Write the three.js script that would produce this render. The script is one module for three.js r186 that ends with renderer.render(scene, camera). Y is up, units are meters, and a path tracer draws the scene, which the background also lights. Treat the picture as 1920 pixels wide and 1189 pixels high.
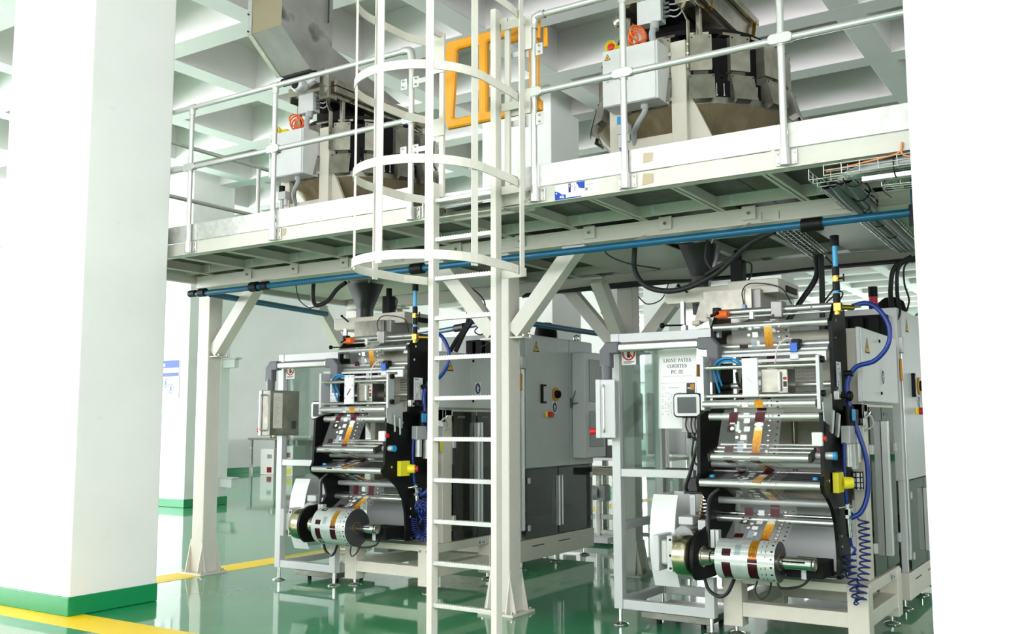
import * as THREE from 'three';
import { mergeGeometries } from 'three/addons/utils/BufferGeometryUtils.js';
import { RoundedBoxGeometry } from 'three/addons/geometries/RoundedBoxGeometry.js';
import { RectAreaLightUniformsLib } from 'three/addons/lights/RectAreaLightUniformsLib.js';

// ------------------------------------------------------------------ camera, light, exposure
const scene = new THREE.Scene();
scene.background = new THREE.Color(0.72, 0.8, 0.86);
const camera = new THREE.PerspectiveCamera(36.24, 1920 / 1189, 0.1, 120);
camera.position.set(0, 1.5, 0);
camera.rotation.order = 'YXZ';
camera.rotation.set(6.2 * Math.PI / 180, 32.7 * Math.PI / 180, -0.2 * Math.PI / 180);
scene.add(camera);
const renderer = new THREE.WebGLRenderer({ antialias: true });
renderer.toneMapping = THREE.LinearToneMapping;
renderer.toneMappingExposure = 0.56;
renderer.shadowMap.enabled = true;
RectAreaLightUniformsLib.init();
const WINDOW_LIGHT = 13;      // light of the tall windows behind the camera and the added right ones
const ADDED_WINDOW_LIGHT = 26;         // light of the added left and back windows, filling the far hall
const ADDED_LAMP_LIGHT = 20;        // added ceiling lamps, all out of view

// ------------------------------------------------------------------ helpers
const flat = g => g.index ? g.toNonIndexed() : g;
const V = (x, y, z) => new THREE.Vector3(x, y, z);
let seed = 7;
const rnd = () => { seed = (seed * 16807) % 2147483647; return (seed - 1) / 2147483646; };
const used = new Map();
function numbered(n) { const k = used.get(n) || 0; used.set(n, k + 1); return k ? n + '_' + String(k).padStart(3, '0') : n; }
const baseOf = new WeakMap();
let OFF = V(0, 0, 0);
function thing(name, label, category, pos, group) {
  const g = new THREE.Group(); g.name = numbered(name);
  g.position.set(pos[0], pos[1], pos[2]).add(OFF);
  g.userData = { label, category }; if (group) g.userData.group = group;
  baseOf.set(g, g.position.clone().sub(OFF)); scene.add(g); return g;
}
function uvMetres(g) {                                  // uv in metres from the side each face points to
  const p = g.attributes.position, n = g.attributes.normal, uv = new Float32Array(p.count * 2);
  for (let i = 0; i < p.count; i++) {
    const ax = Math.abs(n.getX(i)), ay = Math.abs(n.getY(i)), az = Math.abs(n.getZ(i));
    let u, v;
    if (ay >= ax && ay >= az) { u = p.getX(i); v = p.getZ(i); } else if (ax >= az) { u = p.getZ(i); v = p.getY(i); } else { u = p.getX(i); v = p.getY(i); }
    uv[2 * i] = u; uv[2 * i + 1] = v;
  }
  g.setAttribute('uv', new THREE.BufferAttribute(uv, 2)); return g;
}
function merged(geos, keepUV) {
  const l = (Array.isArray(geos) ? geos : [geos]).map(g => {
    const c = g.index ? g.toNonIndexed() : g.clone();
    for (const a of Object.keys(c.attributes)) if (!['position', 'normal', 'uv'].includes(a)) c.deleteAttribute(a);
    if (!keepUV || !c.attributes.uv) uvMetres(c);
    return c;
  });
  return l.length > 1 ? mergeGeometries(l) : l[0];
}
// a named mesh under parent; the shapes are given in the coordinates of the hall
function part(parent, name, geos, mat, opt = {}) {
  const g = merged(geos, opt.uv); const b = baseOf.get(parent);
  g.translate(-b.x, -b.y, -b.z);
  const m = new THREE.Mesh(g, mat); m.name = name; m.castShadow = m.receiveShadow = true;
  if (opt.label) m.userData.label = opt.label; if (opt.stuff) m.userData.kind = 'stuff';
  baseOf.set(m, b); parent.add(m); return m;
}
const each = (parent, name, geos, m, opt) => geos.map(g => part(parent, name, g, m, opt));
function single(name, label, category, geos, mat, group, opt = {}) {     // a thing that is one mesh
  const g = merged(geos, opt.uv); g.computeBoundingBox(); const bb = g.boundingBox;
  const c = V((bb.min.x + bb.max.x) / 2, bb.min.y, (bb.min.z + bb.max.z) / 2);
  g.translate(-c.x, -c.y, -c.z);
  const m = new THREE.Mesh(g, mat); m.name = numbered(name); m.position.copy(c).add(OFF); m.castShadow = m.receiveShadow = true;
  m.userData = { label, category }; if (group) m.userData.group = group; if (opt.kind) m.userData.kind = opt.kind;
  baseOf.set(m, c); scene.add(m); return m;
}
function struct(name, geos, mat, opt = {}) {
  const g = merged(geos, opt.uv); const m = new THREE.Mesh(g, mat); m.name = numbered(name); m.castShadow = m.receiveShadow = true;
  m.userData = { kind: 'structure' }; if (opt.label) m.userData.label = opt.label; baseOf.set(m, V(0, 0, 0)); scene.add(m); return m;
}
const box = (x0, x1, y0, y1, z0, z1) => new THREE.BoxGeometry(Math.abs(x1 - x0), Math.abs(y1 - y0), Math.abs(z1 - z0)).translate((x0 + x1) / 2, (y0 + y1) / 2, (z0 + z1) / 2);
function rb(x0, x1, y0, y1, z0, z1, r = 0.006) {
  const a = Math.abs(x1 - x0), b = Math.abs(y1 - y0), c = Math.abs(z1 - z0);
  return new RoundedBoxGeometry(a, b, c, 1, Math.min(r, a * .45, b * .45, c * .45)).translate((x0 + x1) / 2, (y0 + y1) / 2, (z0 + z1) / 2);
}
function cyl(p, q, r, r2 = r, n = 16) {                 // from p to q
  const a = V(...p), b = V(...q), d = b.clone().sub(a), L = d.length();
  const g = new THREE.CylinderGeometry(r2, r, L, n);
  g.applyQuaternion(new THREE.Quaternion().setFromUnitVectors(V(0, 1, 0), d.normalize()));
  return g.translate((a.x + b.x) / 2, (a.y + b.y) / 2, (a.z + b.z) / 2);
}
function bar(p, q, w, h, up = V(0, 1, 0)) {             // rectangular bar from p to q
  const a = V(...p), b = V(...q), d = b.clone().sub(a), L = d.length(); d.normalize();
  const s = V().crossVectors(up, d).normalize(), t = V().crossVectors(d, s).normalize();
  const g = new THREE.BoxGeometry(w, h, L);
  g.applyMatrix4(new THREE.Matrix4().makeBasis(s, t, d)); return g.translate((a.x + b.x) / 2, (a.y + b.y) / 2, (a.z + b.z) / 2);
}
function tube(pts, r, seg = 40, n = 8, closed = false, tension = .5) {
  const c = new THREE.CatmullRomCurve3(pts.map(p => V(...p)), closed, 'catmullrom', tension);
  return new THREE.TubeGeometry(c, seg, r, n, closed);
}
const ball = (x, y, z, r, n = 12) => new THREE.SphereGeometry(r, n, Math.max(6, n >> 1)).translate(x, y, z);
function lathe(prof, axis, at, n = 32) {                // prof [[r, h]...] about an axis through at
  const g = new THREE.LatheGeometry(prof.map(p => new THREE.Vector2(p[0], p[1])), n);
  if (axis === 'x') g.rotateZ(-Math.PI / 2); if (axis === 'z') g.rotateX(Math.PI / 2);
  return g.translate(...at);
}
// outline in a plane, pulled to a thickness: 'x' outline is (z,y) from x0 to x1; 'z' is (x,y); 'y' is (x,z)
function slab(axis, pts, t0, t1, holes = [], bevel = 0) {
  const mk = l => l.map(p => axis === 'x' ? new THREE.Vector2(-p[0], p[1]) : axis === 'y' ? new THREE.Vector2(p[0], -p[1]) : new THREE.Vector2(p[0], p[1]));
  const s = new THREE.Shape(mk(pts)); for (const h of holes) s.holes.push(new THREE.Path(mk(h)));
  const lo = Math.min(t0, t1), hi = Math.max(t0, t1);
  const g = new THREE.ExtrudeGeometry(s, { depth: hi - lo - 2 * bevel, bevelEnabled: bevel > 0, bevelSize: bevel, bevelThickness: bevel, bevelOffset: -bevel, bevelSegments: 1, curveSegments: 8 });
  g.translate(0, 0, bevel);
  if (axis === 'x') g.rotateY(Math.PI / 2).translate(lo, 0, 0);
  else if (axis === 'y') g.rotateX(-Math.PI / 2).translate(0, lo, 0);
  else g.translate(0, 0, lo);
  return g;
}
const arc = (cx, cy, r, a0, a1, n) => Array.from({ length: n + 1 }, (_, i) => { const a = (a0 + (a1 - a0) * i / n) * Math.PI / 180; return [cx + r * Math.cos(a), cy + r * Math.sin(a)]; });
const rrect = (x0, x1, y0, y1, r) => [...arc(x1 - r, y1 - r, r, 0, 90, 3), ...arc(x0 + r, y1 - r, r, 90, 180, 3), ...arc(x0 + r, y0 + r, r, 180, 270, 3), ...arc(x1 - r, y0 + r, r, 270, 360, 3)];
// a flat printed sheet; corners bottom-left, bottom-right, top-right, top-left
function sheet(a, b, c, d) {
  const g = new THREE.BufferGeometry(); const P = [a, b, c, a, c, d].flat();
  g.setAttribute('position', new THREE.Float32BufferAttribute(P, 3));
  g.setAttribute('uv', new THREE.Float32BufferAttribute([0, 0, 1, 0, 1, 1, 0, 0, 1, 1, 0, 1], 2)); g.computeVertexNormals(); return g;
}

// ------------------------------------------------------------------ textures and materials
function hash(x, y, s) { let h = (x * 374761393 + y * 668265263 + s * 1442695041) | 0; h = Math.imul(h ^ (h >>> 13), 1274126177); return ((h ^ (h >>> 16)) >>> 0) / 4294967295; }
function vnoise(x, y, per, s) {
  const xi = Math.floor(x), yi = Math.floor(y), fx = x - xi, fy = y - yi, m = a => ((a % per) + per) % per;
  const u = fx * fx * (3 - 2 * fx), v = fy * fy * (3 - 2 * fy);
  const a = hash(m(xi), m(yi), s), b = hash(m(xi + 1), m(yi), s), c = hash(m(xi), m(yi + 1), s), d = hash(m(xi + 1), m(yi + 1), s);
  return a + (b - a) * u + (c - a) * v + (a - b - c + d) * u * v;
}
function tex(size, fn, metres, srgb) {
  const d = new Uint8Array(size * size * 4);
  for (let j = 0; j < size; j++) for (let i = 0; i < size; i++) {
    const c = fn(i / size, j / size); const o = (j * size + i) * 4;
    for (let k = 0; k < 3; k++) d[o + k] = Math.max(0, Math.min(255, Math.round((Array.isArray(c) ? c[k] : c) * 255))); d[o + 3] = 255;
  }
  const t = new THREE.DataTexture(d, size, size); t.wrapS = t.wrapT = THREE.RepeatWrapping; t.magFilter = THREE.LinearFilter; t.minFilter = THREE.LinearMipmapLinearFilter; t.generateMipmaps = true;
  if (metres) t.repeat.set(1 / metres, 1 / metres); if (srgb) t.colorSpace = THREE.SRGBColorSpace; t.needsUpdate = true; return t;
}
const fbm = (x, y, f, s, o = 4) => { let a = 0, w = .5, t = 0; for (let k = 0; k < o; k++) { a += w * vnoise(x * f, y * f, f, s + k); t += w; f *= 2; w *= .5; } return a / t; };
const tGrain = tex(256, (x, y) => .5 + .5 * (fbm(x, y, 16, 3, 4) - .5), .6);
const tPlaster = tex(256, (x, y) => fbm(x, y, 8, 11, 5), 1.1);
const tPlasterCol = tex(256, (x, y) => { const n = fbm(x, y, 4, 21, 5), s = fbm(x, y, 32, 5, 2); const v = .955 + .05 * (n - .5) - (s > .84 ? .03 * (s - .84) / .16 : 0); return [v, v, v * .99]; }, 2.6, true);
const tRough = tex(256, (x, y) => .35 + .5 * fbm(x, y, 6, 31, 4), .9);
const tFloorR = tex(512, (x, y) => .16 + .1 * fbm(x, y, 5, 41, 5), 4.5);
const tFloorB = tex(512, (x, y) => fbm(x, y, 7, 51, 3), 3.1);
const tFloorC = tex(512, (x, y) => { const n = fbm(x, y, 6, 61, 5), g = fbm(x, y, 64, 63, 2); const k = .9 + .2 * (n - .5) + .08 * (g - .5); return [.0 * k, .58 * k, .34 * k]; }, 5.3, true);
const tBrush = tex(256, (x, y) => .5 + .35 * (hash(Math.floor(y * 256), 1, 5) - .5) + .2 * (vnoise(x * 4, y * 128, 128, 7) - .5), .3);
const tSteelC = tex(256, (x, y) => { const n = fbm(x, y, 5, 71, 4), s = fbm(x, y, 20, 73, 3); const v = .74 + .2 * (n - .5) + .12 * (s - .5); return [v, v * .985, v * .95]; }, .9, true);
const tStain = tex(512, (x, y) => { const n = fbm(x, y, 5, 81, 5), m = fbm(x, y, 3, 83, 3); let v = .62 + .16 * (n - .5); const b = (n - .5) * 2 + (m - .58) * 4; if (b > .35) v -= .3 * Math.min(1, (b - .35) / .5); return [v, v * .99, v * .96]; }, 1.1, true);
const tGalv = tex(256, (x, y) => { const n = vnoise(x * 14, y * 14, 14, 91), m = fbm(x, y, 24, 93, 3); const v = .86 + .07 * (n - .5) + .06 * (m - .5); return [v, v, v * .985]; }, .5, true);
const tPaintC = tex(256, (x, y) => { const n = fbm(x, y, 5, 101, 5), d = fbm(x, y, 40, 103, 2); const v = .97 + .05 * (n - .5) + .02 * (d - .5); return [v, v, v]; }, 1.7, true);
function M(color, rough = .5, metal = 0, extra = {}) { return new THREE.MeshPhysicalMaterial({ color, roughness: rough, metalness: metal, side: THREE.DoubleSide, ...extra }); }
const mat = {
  wall: M('#f2f3f1', .85, 0, { map: tPlasterCol, bumpMap: tPlaster, bumpScale: .0012 }),
  ceil: M('#f3eeef', .9, 0, { map: tPlasterCol, bumpMap: tPlaster, bumpScale: .001 }),
  floor: M('#ffffff', 1, 0, { map: tFloorC, roughness: .5, clearcoat: 1, clearcoatRoughness: .05, bumpMap: tFloorB, bumpScale: .0011 }),
  band: M('#0c8a50', .4, 0, { map: tPaintC }),
  yellow: M('#ffd800', .45, 0, { map: tPaintC }),
  cream: M('#d6d3c7', .42, 0, { map: tPaintC, bumpMap: tGrain, bumpScale: .0002 }),
  beige: M('#ddd9c8', .4, 0, { map: tPaintC }),
  grey: M('#cbcfcc', .38, 0, { map: tPaintC, bumpMap: tGrain, bumpScale: .00015 }),
  greyDark: M('#8d918e', .45, 0, { map: tPaintC }),
  white: M('#e2e4e2', .4, 0, { map: tPaintC }),
  galv: M('#ecedea', .4, .45, { map: tGalv, roughnessMap: tRough }),
  hopper: M('#d3d2c6', .28, .62, { map: tSteelC }),
  rail: M('#d2d3cf', .32, .6),
  galvBright: M('#f4f4f1', .42, .2, { map: tGalv }),
  alu: M('#d2d3d0', .3, .85),
  aluMatte: M('#bfc2c0', .45, .35),
  chrome: M('#dcdcd8', .12, 1),
  steel: M('#fbf6ea', .3, .9, { map: tSteelC, roughnessMap: tRough }),
  stain: M('#ffffff', .42, .4, { map: tStain }),
  plate: M('#b9bab2', .3, .9, { map: tSteelC, bumpMap: tBrush, bumpScale: .0003 }),
  brass: M('#c39a45', .3, 1),
  drum: M('#cfc5a8', .2, 1, { bumpMap: tBrush, bumpScale: .0002 }),
  black: M('#070708', .5, 0, { specularIntensity: .5 }),
  blackMatte: M('#0d0d0e', .7, 0, { specularIntensity: .5 }),
  rubber: M('#1b1b1d', .6),
  cable: M('#232426', .55),
  cableMid: M('#6f7273', .55),
  cableGrey: M('#a9acab', .55),
  plastic: M('#5b5c60', .5),
  dark: M('#2b2c2c', .55, 0, { map: tPaintC }),
  deck: M('#8f9390', .5, .7, { map: tSteelC }),
  pipe: M('#0a5676', .32),
  pipeLight: M('#2e9fd4', .3),
  hose: M('#0f358a', .35),
  coil: M('#10266e', .3),
  bluePlastic: M('#1c63c4', .4),
  cyan: M('#1f93cf', .4),
  gate: M('#f7a81b', .42, 0, { map: tPaintC }),
  estopYellow: M('#ece02c', .45),
  amber: M('#d7922a', .45),
  red: M('#d01818', .4),
  redDark: M('#7a0f18', .4),
  orange: M('#ee6a1f', .5),
  maroon: M('#4a0d1a', .4),
  bowl: M('#dfd0ac', .32, .45, { map: tSteelC, roughnessMap: tRough }),  // warm reflection tint put into the steel colour
  paper: M('#f3f3f1', .8),
  card: M('#eceae4', .8),
  glassTint: M('#dfe5e2', .04, 0, { transmission: 1, thickness: 0, ior: 1.45 }),
  glassClear: M('#e8efec', .03, 0, { transmission: 1, thickness: 0, ior: 1.45 }),
  glassSmoke: M('#8b938f', .04, 0, { transmission: 1, thickness: 0, ior: 1.45 }),
};
function canvas(w, h, draw) {
  const c = document.createElement('canvas'); c.width = w; c.height = h; const x = c.getContext('2d'); draw(x, w, h);
  const t = new THREE.CanvasTexture(c); t.colorSpace = THREE.SRGBColorSpace; return t;
}
const print = (w, h, draw, rough = .6) => M('#ffffff', rough, 0, { map: canvas(w, h, draw) });

// ------------------------------------------------------------------ the hall
const CEIL = 6.0;
{
  struct('floor', box(-23.3, 8.3, -.25, 0, -42.3, 6.3), mat.floor);
  const c = struct('ceiling', box(-23.3, 8.3, CEIL + .55, CEIL + .8, -42.3, 6.3), mat.ceil);
  for (let k = -8; k < 21; k++) { const z = -7.364 - 1.66 * k; if (z < -42 || z > 6) continue; part(c, 'beam', rb(-23, 8, CEIL, CEIL + .56, z - .165, z + .165, .012), mat.ceil); }
  for (let k = -5; k < 11; k++) { const x = -2.432 - 1.885 * k; if (x < -22.8 || x > 7.8) continue; part(c, 'beam', rb(x - .165, x + .165, CEIL + .002, CEIL + .56, -42, 6, .012), mat.ceil); }
  // walls; windows behind the camera, others added right, left and back as fill light
  const holesF = [[-21.6, -17.8], [-17.0, -13.2], [-12.4, -8.6], [-7.8, -4.0], [-3.2, .6], [1.4, 5.2]], yF = [2.7, 5.8];
  const rect = (a, b, c0, d) => [[a, c0], [b, c0], [b, d], [a, d]];
  struct('wall_front', slab('z', rect(-23.3, 8.3, 0, CEIL + .55), 6, 6.3, holesF.map(h => rect(h[0], h[1], ...yF))), mat.wall);
  struct('wall_left', slab('x', rect(-42, 6, 0, CEIL + .55), -23.3, -23, [[-14, -8.5], [-7.5, -2], [-1, 5]].map(h => rect(h[0], h[1], .3, 5.8))), mat.wall);
  struct('wall_back', slab('z', rect(-23.3, 8.3, 0, CEIL + .55), -42.3, -42, [[-22, -16], [-15, -9], [-4.8, .6]].map(h => rect(h[0], h[1], .9, 5.8))), mat.wall);
  const holesR = [[-3, 1], [1.8, 5.6]], holesB = [[-22, -16], [-15, -9], [-4.8, .6]], yR = [2.4, 5.8], yB = [.9, 5.8], yL = [.3, 5.8], holesL = [[-14, -8.5], [-7.5, -2], [-1, 5]];
  struct('wall_right', slab('x', rect(-42, 6, 0, CEIL + .55), 8, 8.3, holesR.map(h => rect(h[0], h[1], ...yR))), mat.wall);
  struct('baseboard_left', rb(-23, -22.97, 0, .16, -42, 6), mat.band);
  struct('baseboard_back', rb(-22.9, 8, 0, .16, -42, -41.97), mat.band);
  const pane = new THREE.MeshStandardMaterial({ color: '#ffffff', roughness: .6, emissive: '#f4f8ff', emissiveIntensity: 1.4 });
  const frame = (w, o, axis, a, b, y0, y1, t) => {
    const A = (u0, u1, v0, v1) => axis === 'z' ? rb(u0, u1, v0, v1, t - .04, t + .04) : rb(t - .04, t + .04, v0, v1, u0, u1);
    const g = [A(a, b, y0, y0 + .07), A(a, b, y1 - .07, y1), A(a, a + .07, y0, y1), A(b - .07, b, y0, y1)];
    for (let k = 1; k < 3; k++) { const u = a + (b - a) * k / 3; g.push(A(u - .03, u + .03, y0, y1)); }
    g.push(A(a, b, (y0 + y1) / 2 - .03, (y0 + y1) / 2 + .03)); part(w, 'window_frame', g, mat.white);
  };
  for (const [a, b] of holesF) {
    const w = struct('window_' + (used.get('win') || 0), box(a + .05, b - .05, yF[0] + .05, yF[1] - .05, 6.14, 6.16), pane); used.set('win', (used.get('win') || 0) + 1);
    frame(w, 0, 'z', a, b, yF[0], yF[1], 6.1);
    const L = new THREE.RectAreaLight('#fbf7ff', WINDOW_LIGHT, b - a - .1, yF[1] - yF[0] - .1); L.position.set((a + b) / 2, (yF[0] + yF[1]) / 2, 6.0); L.lookAt((a + b) / 2, (yF[0] + yF[1]) / 2, -5); L.name = 'unseen_window_light'; scene.add(L);
  }
  for (const [a, b] of holesR) {  // right windows, added out of view to light the sides facing right
    const w = struct('window_' + used.get('win'), box(8.14, 8.16, yR[0] + .05, yR[1] - .05, a + .05, b - .05), pane); used.set('win', used.get('win') + 1);
    frame(w, 0, 'x', a, b, yR[0], yR[1], 8.1);
    const L = new THREE.RectAreaLight('#fbf7ff', WINDOW_LIGHT * 1.6, b - a - .1, yR[1] - yR[0] - .1); L.position.set(8.0, (yR[0] + yR[1]) / 2, (a + b) / 2); L.lookAt(-5, (yR[0] + yR[1]) / 2, (a + b) / 2); L.name = 'unseen_window_light'; scene.add(L);
  }
  for (const [a, b] of holesB) {  // back windows, added to light the far floor and ceiling
    const w = struct('window_' + used.get('win'), box(a + .05, b - .05, yB[0] + .05, yB[1] - .05, -42.16, -42.14), pane); used.set('win', used.get('win') + 1);
    frame(w, 0, 'z', a, b, yB[0], yB[1], -42.1);
    const L = new THREE.RectAreaLight('#fbf7ff', ADDED_WINDOW_LIGHT, b - a - .1, yB[1] - yB[0] - .1); L.position.set((a + b) / 2, (yB[0] + yB[1]) / 2, -42); L.lookAt((a + b) / 2, (yB[0] + yB[1]) / 2, -5); L.name = 'unseen_window_light'; scene.add(L);
  }
  for (const [a, b] of holesL) {  // left windows, added out of view to brighten the ceiling and far hall
    const w = struct('window_' + used.get('win'), box(-23.16, -23.14, yL[0] + .05, yL[1] - .05, a + .05, b - .05), pane); used.set('win', used.get('win') + 1);
    frame(w, 0, 'x', a, b, yL[0], yL[1], -23.1);
    const L = new THREE.RectAreaLight('#fbf7ff', ADDED_WINDOW_LIGHT, b - a - .1, yL[1] - yL[0] - .1); L.position.set(-23, (yL[0] + yL[1]) / 2, (a + b) / 2); L.lookAt(-5, (yL[0] + yL[1]) / 2, (a + b) / 2); L.name = 'unseen_window_light'; scene.add(L);
  }
  // square concrete columns with a green foot band
  const col = (x0, x1, z0, z1) => { const c = struct('column', rb(x0, x1, .002, CEIL + .55, z0, z1, .012), mat.wall); part(c, 'foot_band', rb(x0 - .008, x1 + .008, .001, .15, z0 - .008, z1 + .008, .008), mat.band); return c; };
  col(-8.33, -7.12, -5.47, -4.66);
  col(-.81, .4, -5.47, -4.66);
  col(-15.5, -14.40, -12.55, -11.58);
  col(-7.95, -6.76, -12.4, -11.58);
  col(-11.9, -11.1, -26.6, -25.6);
  col(-5.62, -4.95, -16.9, -16.2);
  col(-10.2, -9.4, -19.5, -18.6);
  col(-16.5, -15.6, -26.6, -25.6);
  // painted floor lines
  struct('trim_0', box(-14, 5, .0005, .0025, -4.79, -4.43), mat.yellow, { label: 'yellow floor line in front of the columns' });
  struct('trim_1', box(-8.24, -7.88, .0005, .0025, -22, -4.79), mat.yellow, { label: 'yellow floor line running back past the left platform post' });
}
function addedCeilingLamp(x, z, label) {  // added lamp, kept out of view as extra fill light
  const t = thing('added_ceiling_lamp', label, 'lamp', [x, CEIL - .12, z], 'added fluorescent lamps out of view under the ceiling');
  part(t, 'housing', rb(x - .7, x + .7, CEIL - .08, CEIL - .0, z - .08, z + .08), mat.white);
  part(t, 'diffuser', rb(x - .68, x + .68, CEIL - .12, CEIL - .078, z - .06, z + .06), addedLampGlow);
  const L = new THREE.RectAreaLight('#fffaf0', ADDED_LAMP_LIGHT, 1.34, .12); L.position.set(x, CEIL - .125, z); L.lookAt(x, 0, z); scene.add(L);
}
const addedLampGlow = new THREE.MeshStandardMaterial({ color: '#ffffff', emissive: '#fffaf0', emissiveIntensity: 3 });
for (const [x, z, l] of [[-4.6, -2.38, 'added long fluorescent ceiling lamp in front of the ladder'], [-9.2, -2.38, 'added long fluorescent ceiling lamp in front of the left column'], [.6, -2.38, 'added long fluorescent ceiling lamp above the camera side of the right column'], [1.6, -9.02, 'added long fluorescent ceiling lamp right of the platform']]) addedCeilingLamp(x, z, l);
// ------------------------------------------------------------------ mezzanine platform
{
  const t = thing('mezzanine_platform', 'cream steel mezzanine platform on square posts over both packaging machines', 'platform', [-3.5, 0, -6.6]);
  const XL = -8.1, XR = 1.6;
  // front edge channel
  part(t, 'edge_beam', [box(XL, -4.32, 2.98, 3.09, -5.56, -5.548), box(XL, XR, 2.98, 2.988, -5.64, -5.55), box(-3.47, XR, 2.98, 3.09, -5.56, -5.548), box(-4.32, -3.47, 2.98, 3.05, -5.72, -5.70)], mat.cream);
  part(t, 'side_beam', rb(XL, XL + .06, 2.92, 3.09, -9.6, -5.57), mat.cream);
  for (const [a, b] of [[XL, -5.87], [-5.85, -4.44], [-3.46, -3.37], [-3.33, -2.69], [-2.655, -1.66], [-1.625, -.62], [-.6, XR]]) part(t, 'toe_board', rb(a, b, 3.092, 3.243, -5.548, -5.545 + .012, .003), a === -2.655 || a === XL ? mat.galv : mat.galvBright);
  part(t, 'toe_board', rb(XL + .02, XL + .03, 3.092, 3.243, -9.6, -5.56, .003), mat.galv);
  // deck: plates with dark checker underside, joists below
  for (let x = XL; x < XR - .01; x += 1.2) part(t, 'deck_plate', box(x + .004, Math.min(XR, x + 1.196), 3.07, 3.09, -9.6, -5.6 - (x > -4.9 && x < -3.5 ? .12 : 0)), mat.deck);
  for (let k = -3; k < 10; k++) { const x = -2.4 - .597 * k; if (x > XR || x < XL + .05) continue; part(t, 'joist', [box(x - .004, x + .004, 2.985, 3.07, -9.55, -5.64), box(x - .03, x + .03, 2.985, 2.993, -9.55, -5.64)], mat.cream); }
  for (const z of [-6.38, -7.5, -8.6]) {
    part(t, 'cross_beam', box(XL + .06, XR, 2.99, 3.07, z - .02, z), mat.cream);
    if (z === -6.38) for (let k = -3; k < 10; k++) { const x = -2.28 - .597 * k; if (x > XR || x < XL) continue; for (const y of [3.018, 3.048]) part(t, 'bolt_cap', cyl([x, y, z], [x, y, z + .008], .017, .015, 12), mat.white); }
  }
  // cover panels under the deck between the girders
  for (const [a, b] of [[-7.9, -5.3], [-4.2, -3.2], [-2.0, .2]]) part(t, 'soffit_panel', box(a, b, 2.955, 2.962, -8.55, -6.9), mat.cream);
  for (const z of [-6.6, -8.85]) {
    part(t, 'girder', [box(XL + .1, XR, 2.87, 2.885, z - .1, z + .1), box(XL + .1, XR, 2.97, 2.985, z - .1, z + .1), box(XL + .1, XR, 2.885, 2.97, z + .17 - .01 - .08, z + .17 - .08 + .002), box(XL + .1, XR, 2.885, 2.97, z - .09, z - .08)], mat.cream);
    if (z === -6.6) for (let k = -1; k < 9; k++) { const x = -2.2 - .63 * k; if (x > XR || x < XL) continue; const g = part(t, 'clamp_plate', rb(x - .05, x + .05, 2.9, 2.998, z + .1, z + .112, .003), mat.cream); part(g, 'bolt', cyl([x, 2.945, z + .112], [x, 2.945, z + .124], .012, .012, 6), mat.steel); }
  }
  const post = (x, z, dirs) => {
    const p = part(t, 'post', rb(x - .085, x + .085, .02, 2.87, z - .085, z + .085, .01), mat.cream);
    part(p, 'base_plate', rb(x - .165, x + .165, 0, .022, z - .165, z + .165, .003), mat.cream);
    const tr = c => [[c - .15, .02], [c + .15, .02], [c + .085, .34], [c - .085, .34]];
    part(p, 'gusset', [slab('z', tr(x), z + .085, z + .095), slab('z', tr(x), z - .095, z - .085), slab('x', tr(z), x + .085, x + .095), slab('x', tr(z), x - .095, x - .085)], mat.cream);
    for (const [i, j] of [[-1, -1], [1, -1], [1, 1], [-1, 1]]) part(p, 'anchor_bolt', cyl([x + i * .135, .022, z + j * .135], [x + i * .135, .04, z + j * .135], .012, .012, 6), mat.steel);
    for (const [dx, dz] of dirs) {
      const b = part(t, 'brace', bar([x + dx * .1, 2.22, z + dz * .1], [x + dx * .66, 2.86, z + dz * .66], .12, .12), mat.cream);
      each(b, 'brace_flange', [rb(x + dx * .13 - .075, x + dx * .13 + .075, 2.17, 2.185, z + dz * .13 - .075, z + dz * .13 + .075, .003), rb(x + dx * .68 - .1, x + dx * .68 + .1, 2.85, 2.868, z + dz * .68 - .08, z + dz * .68 + .08, .003)], mat.cream);
      part(b, 'bolt', [-1, 1].map(s => cyl([x + dx * .15 + (dz ? s * .05 : .05), 2.185, z + dz * .15 + (dx ? s * .05 : .05)], [x + dx * .15 + (dz ? s * .05 : .05), 2.2, z + dz * .15 + (dx ? s * .05 : .05)], .011, .011, 6)), mat.steel);
    }
  };
  post(-4.3, -6.6, [[1, 0], [-1, 0]]); post(-8.03, -6.72, [[1, 0]]); post(-4.28, -8.85, [[1, 0], [-1, 0], [0, 1]]); post(-8.03, -8.95, [[1, 0], [0, 1]]); post(-.55, -8.85, [[-1, 0], [0, 1]]);
  // step grating where the ladder lands
  part(t, 'landing_step', [rb(-4.25, -3.62, 3.105, 3.13, -5.72, -5.46, .003), box(-4.25, -3.62, 3.03, 3.105, -5.47, -5.462)], mat.galv);
  each(t, 'landing_bracket', [rb(-3.62, -3.46, 2.99, 3.15, -5.53, -5.52, .002), rb(-3.63, -3.615, 2.98, 3.24, -5.72, -5.46, .002), rb(-4.28, -4.265, 2.98, 3.1, -5.72, -5.46, .002)], mat.cream);
}
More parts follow.
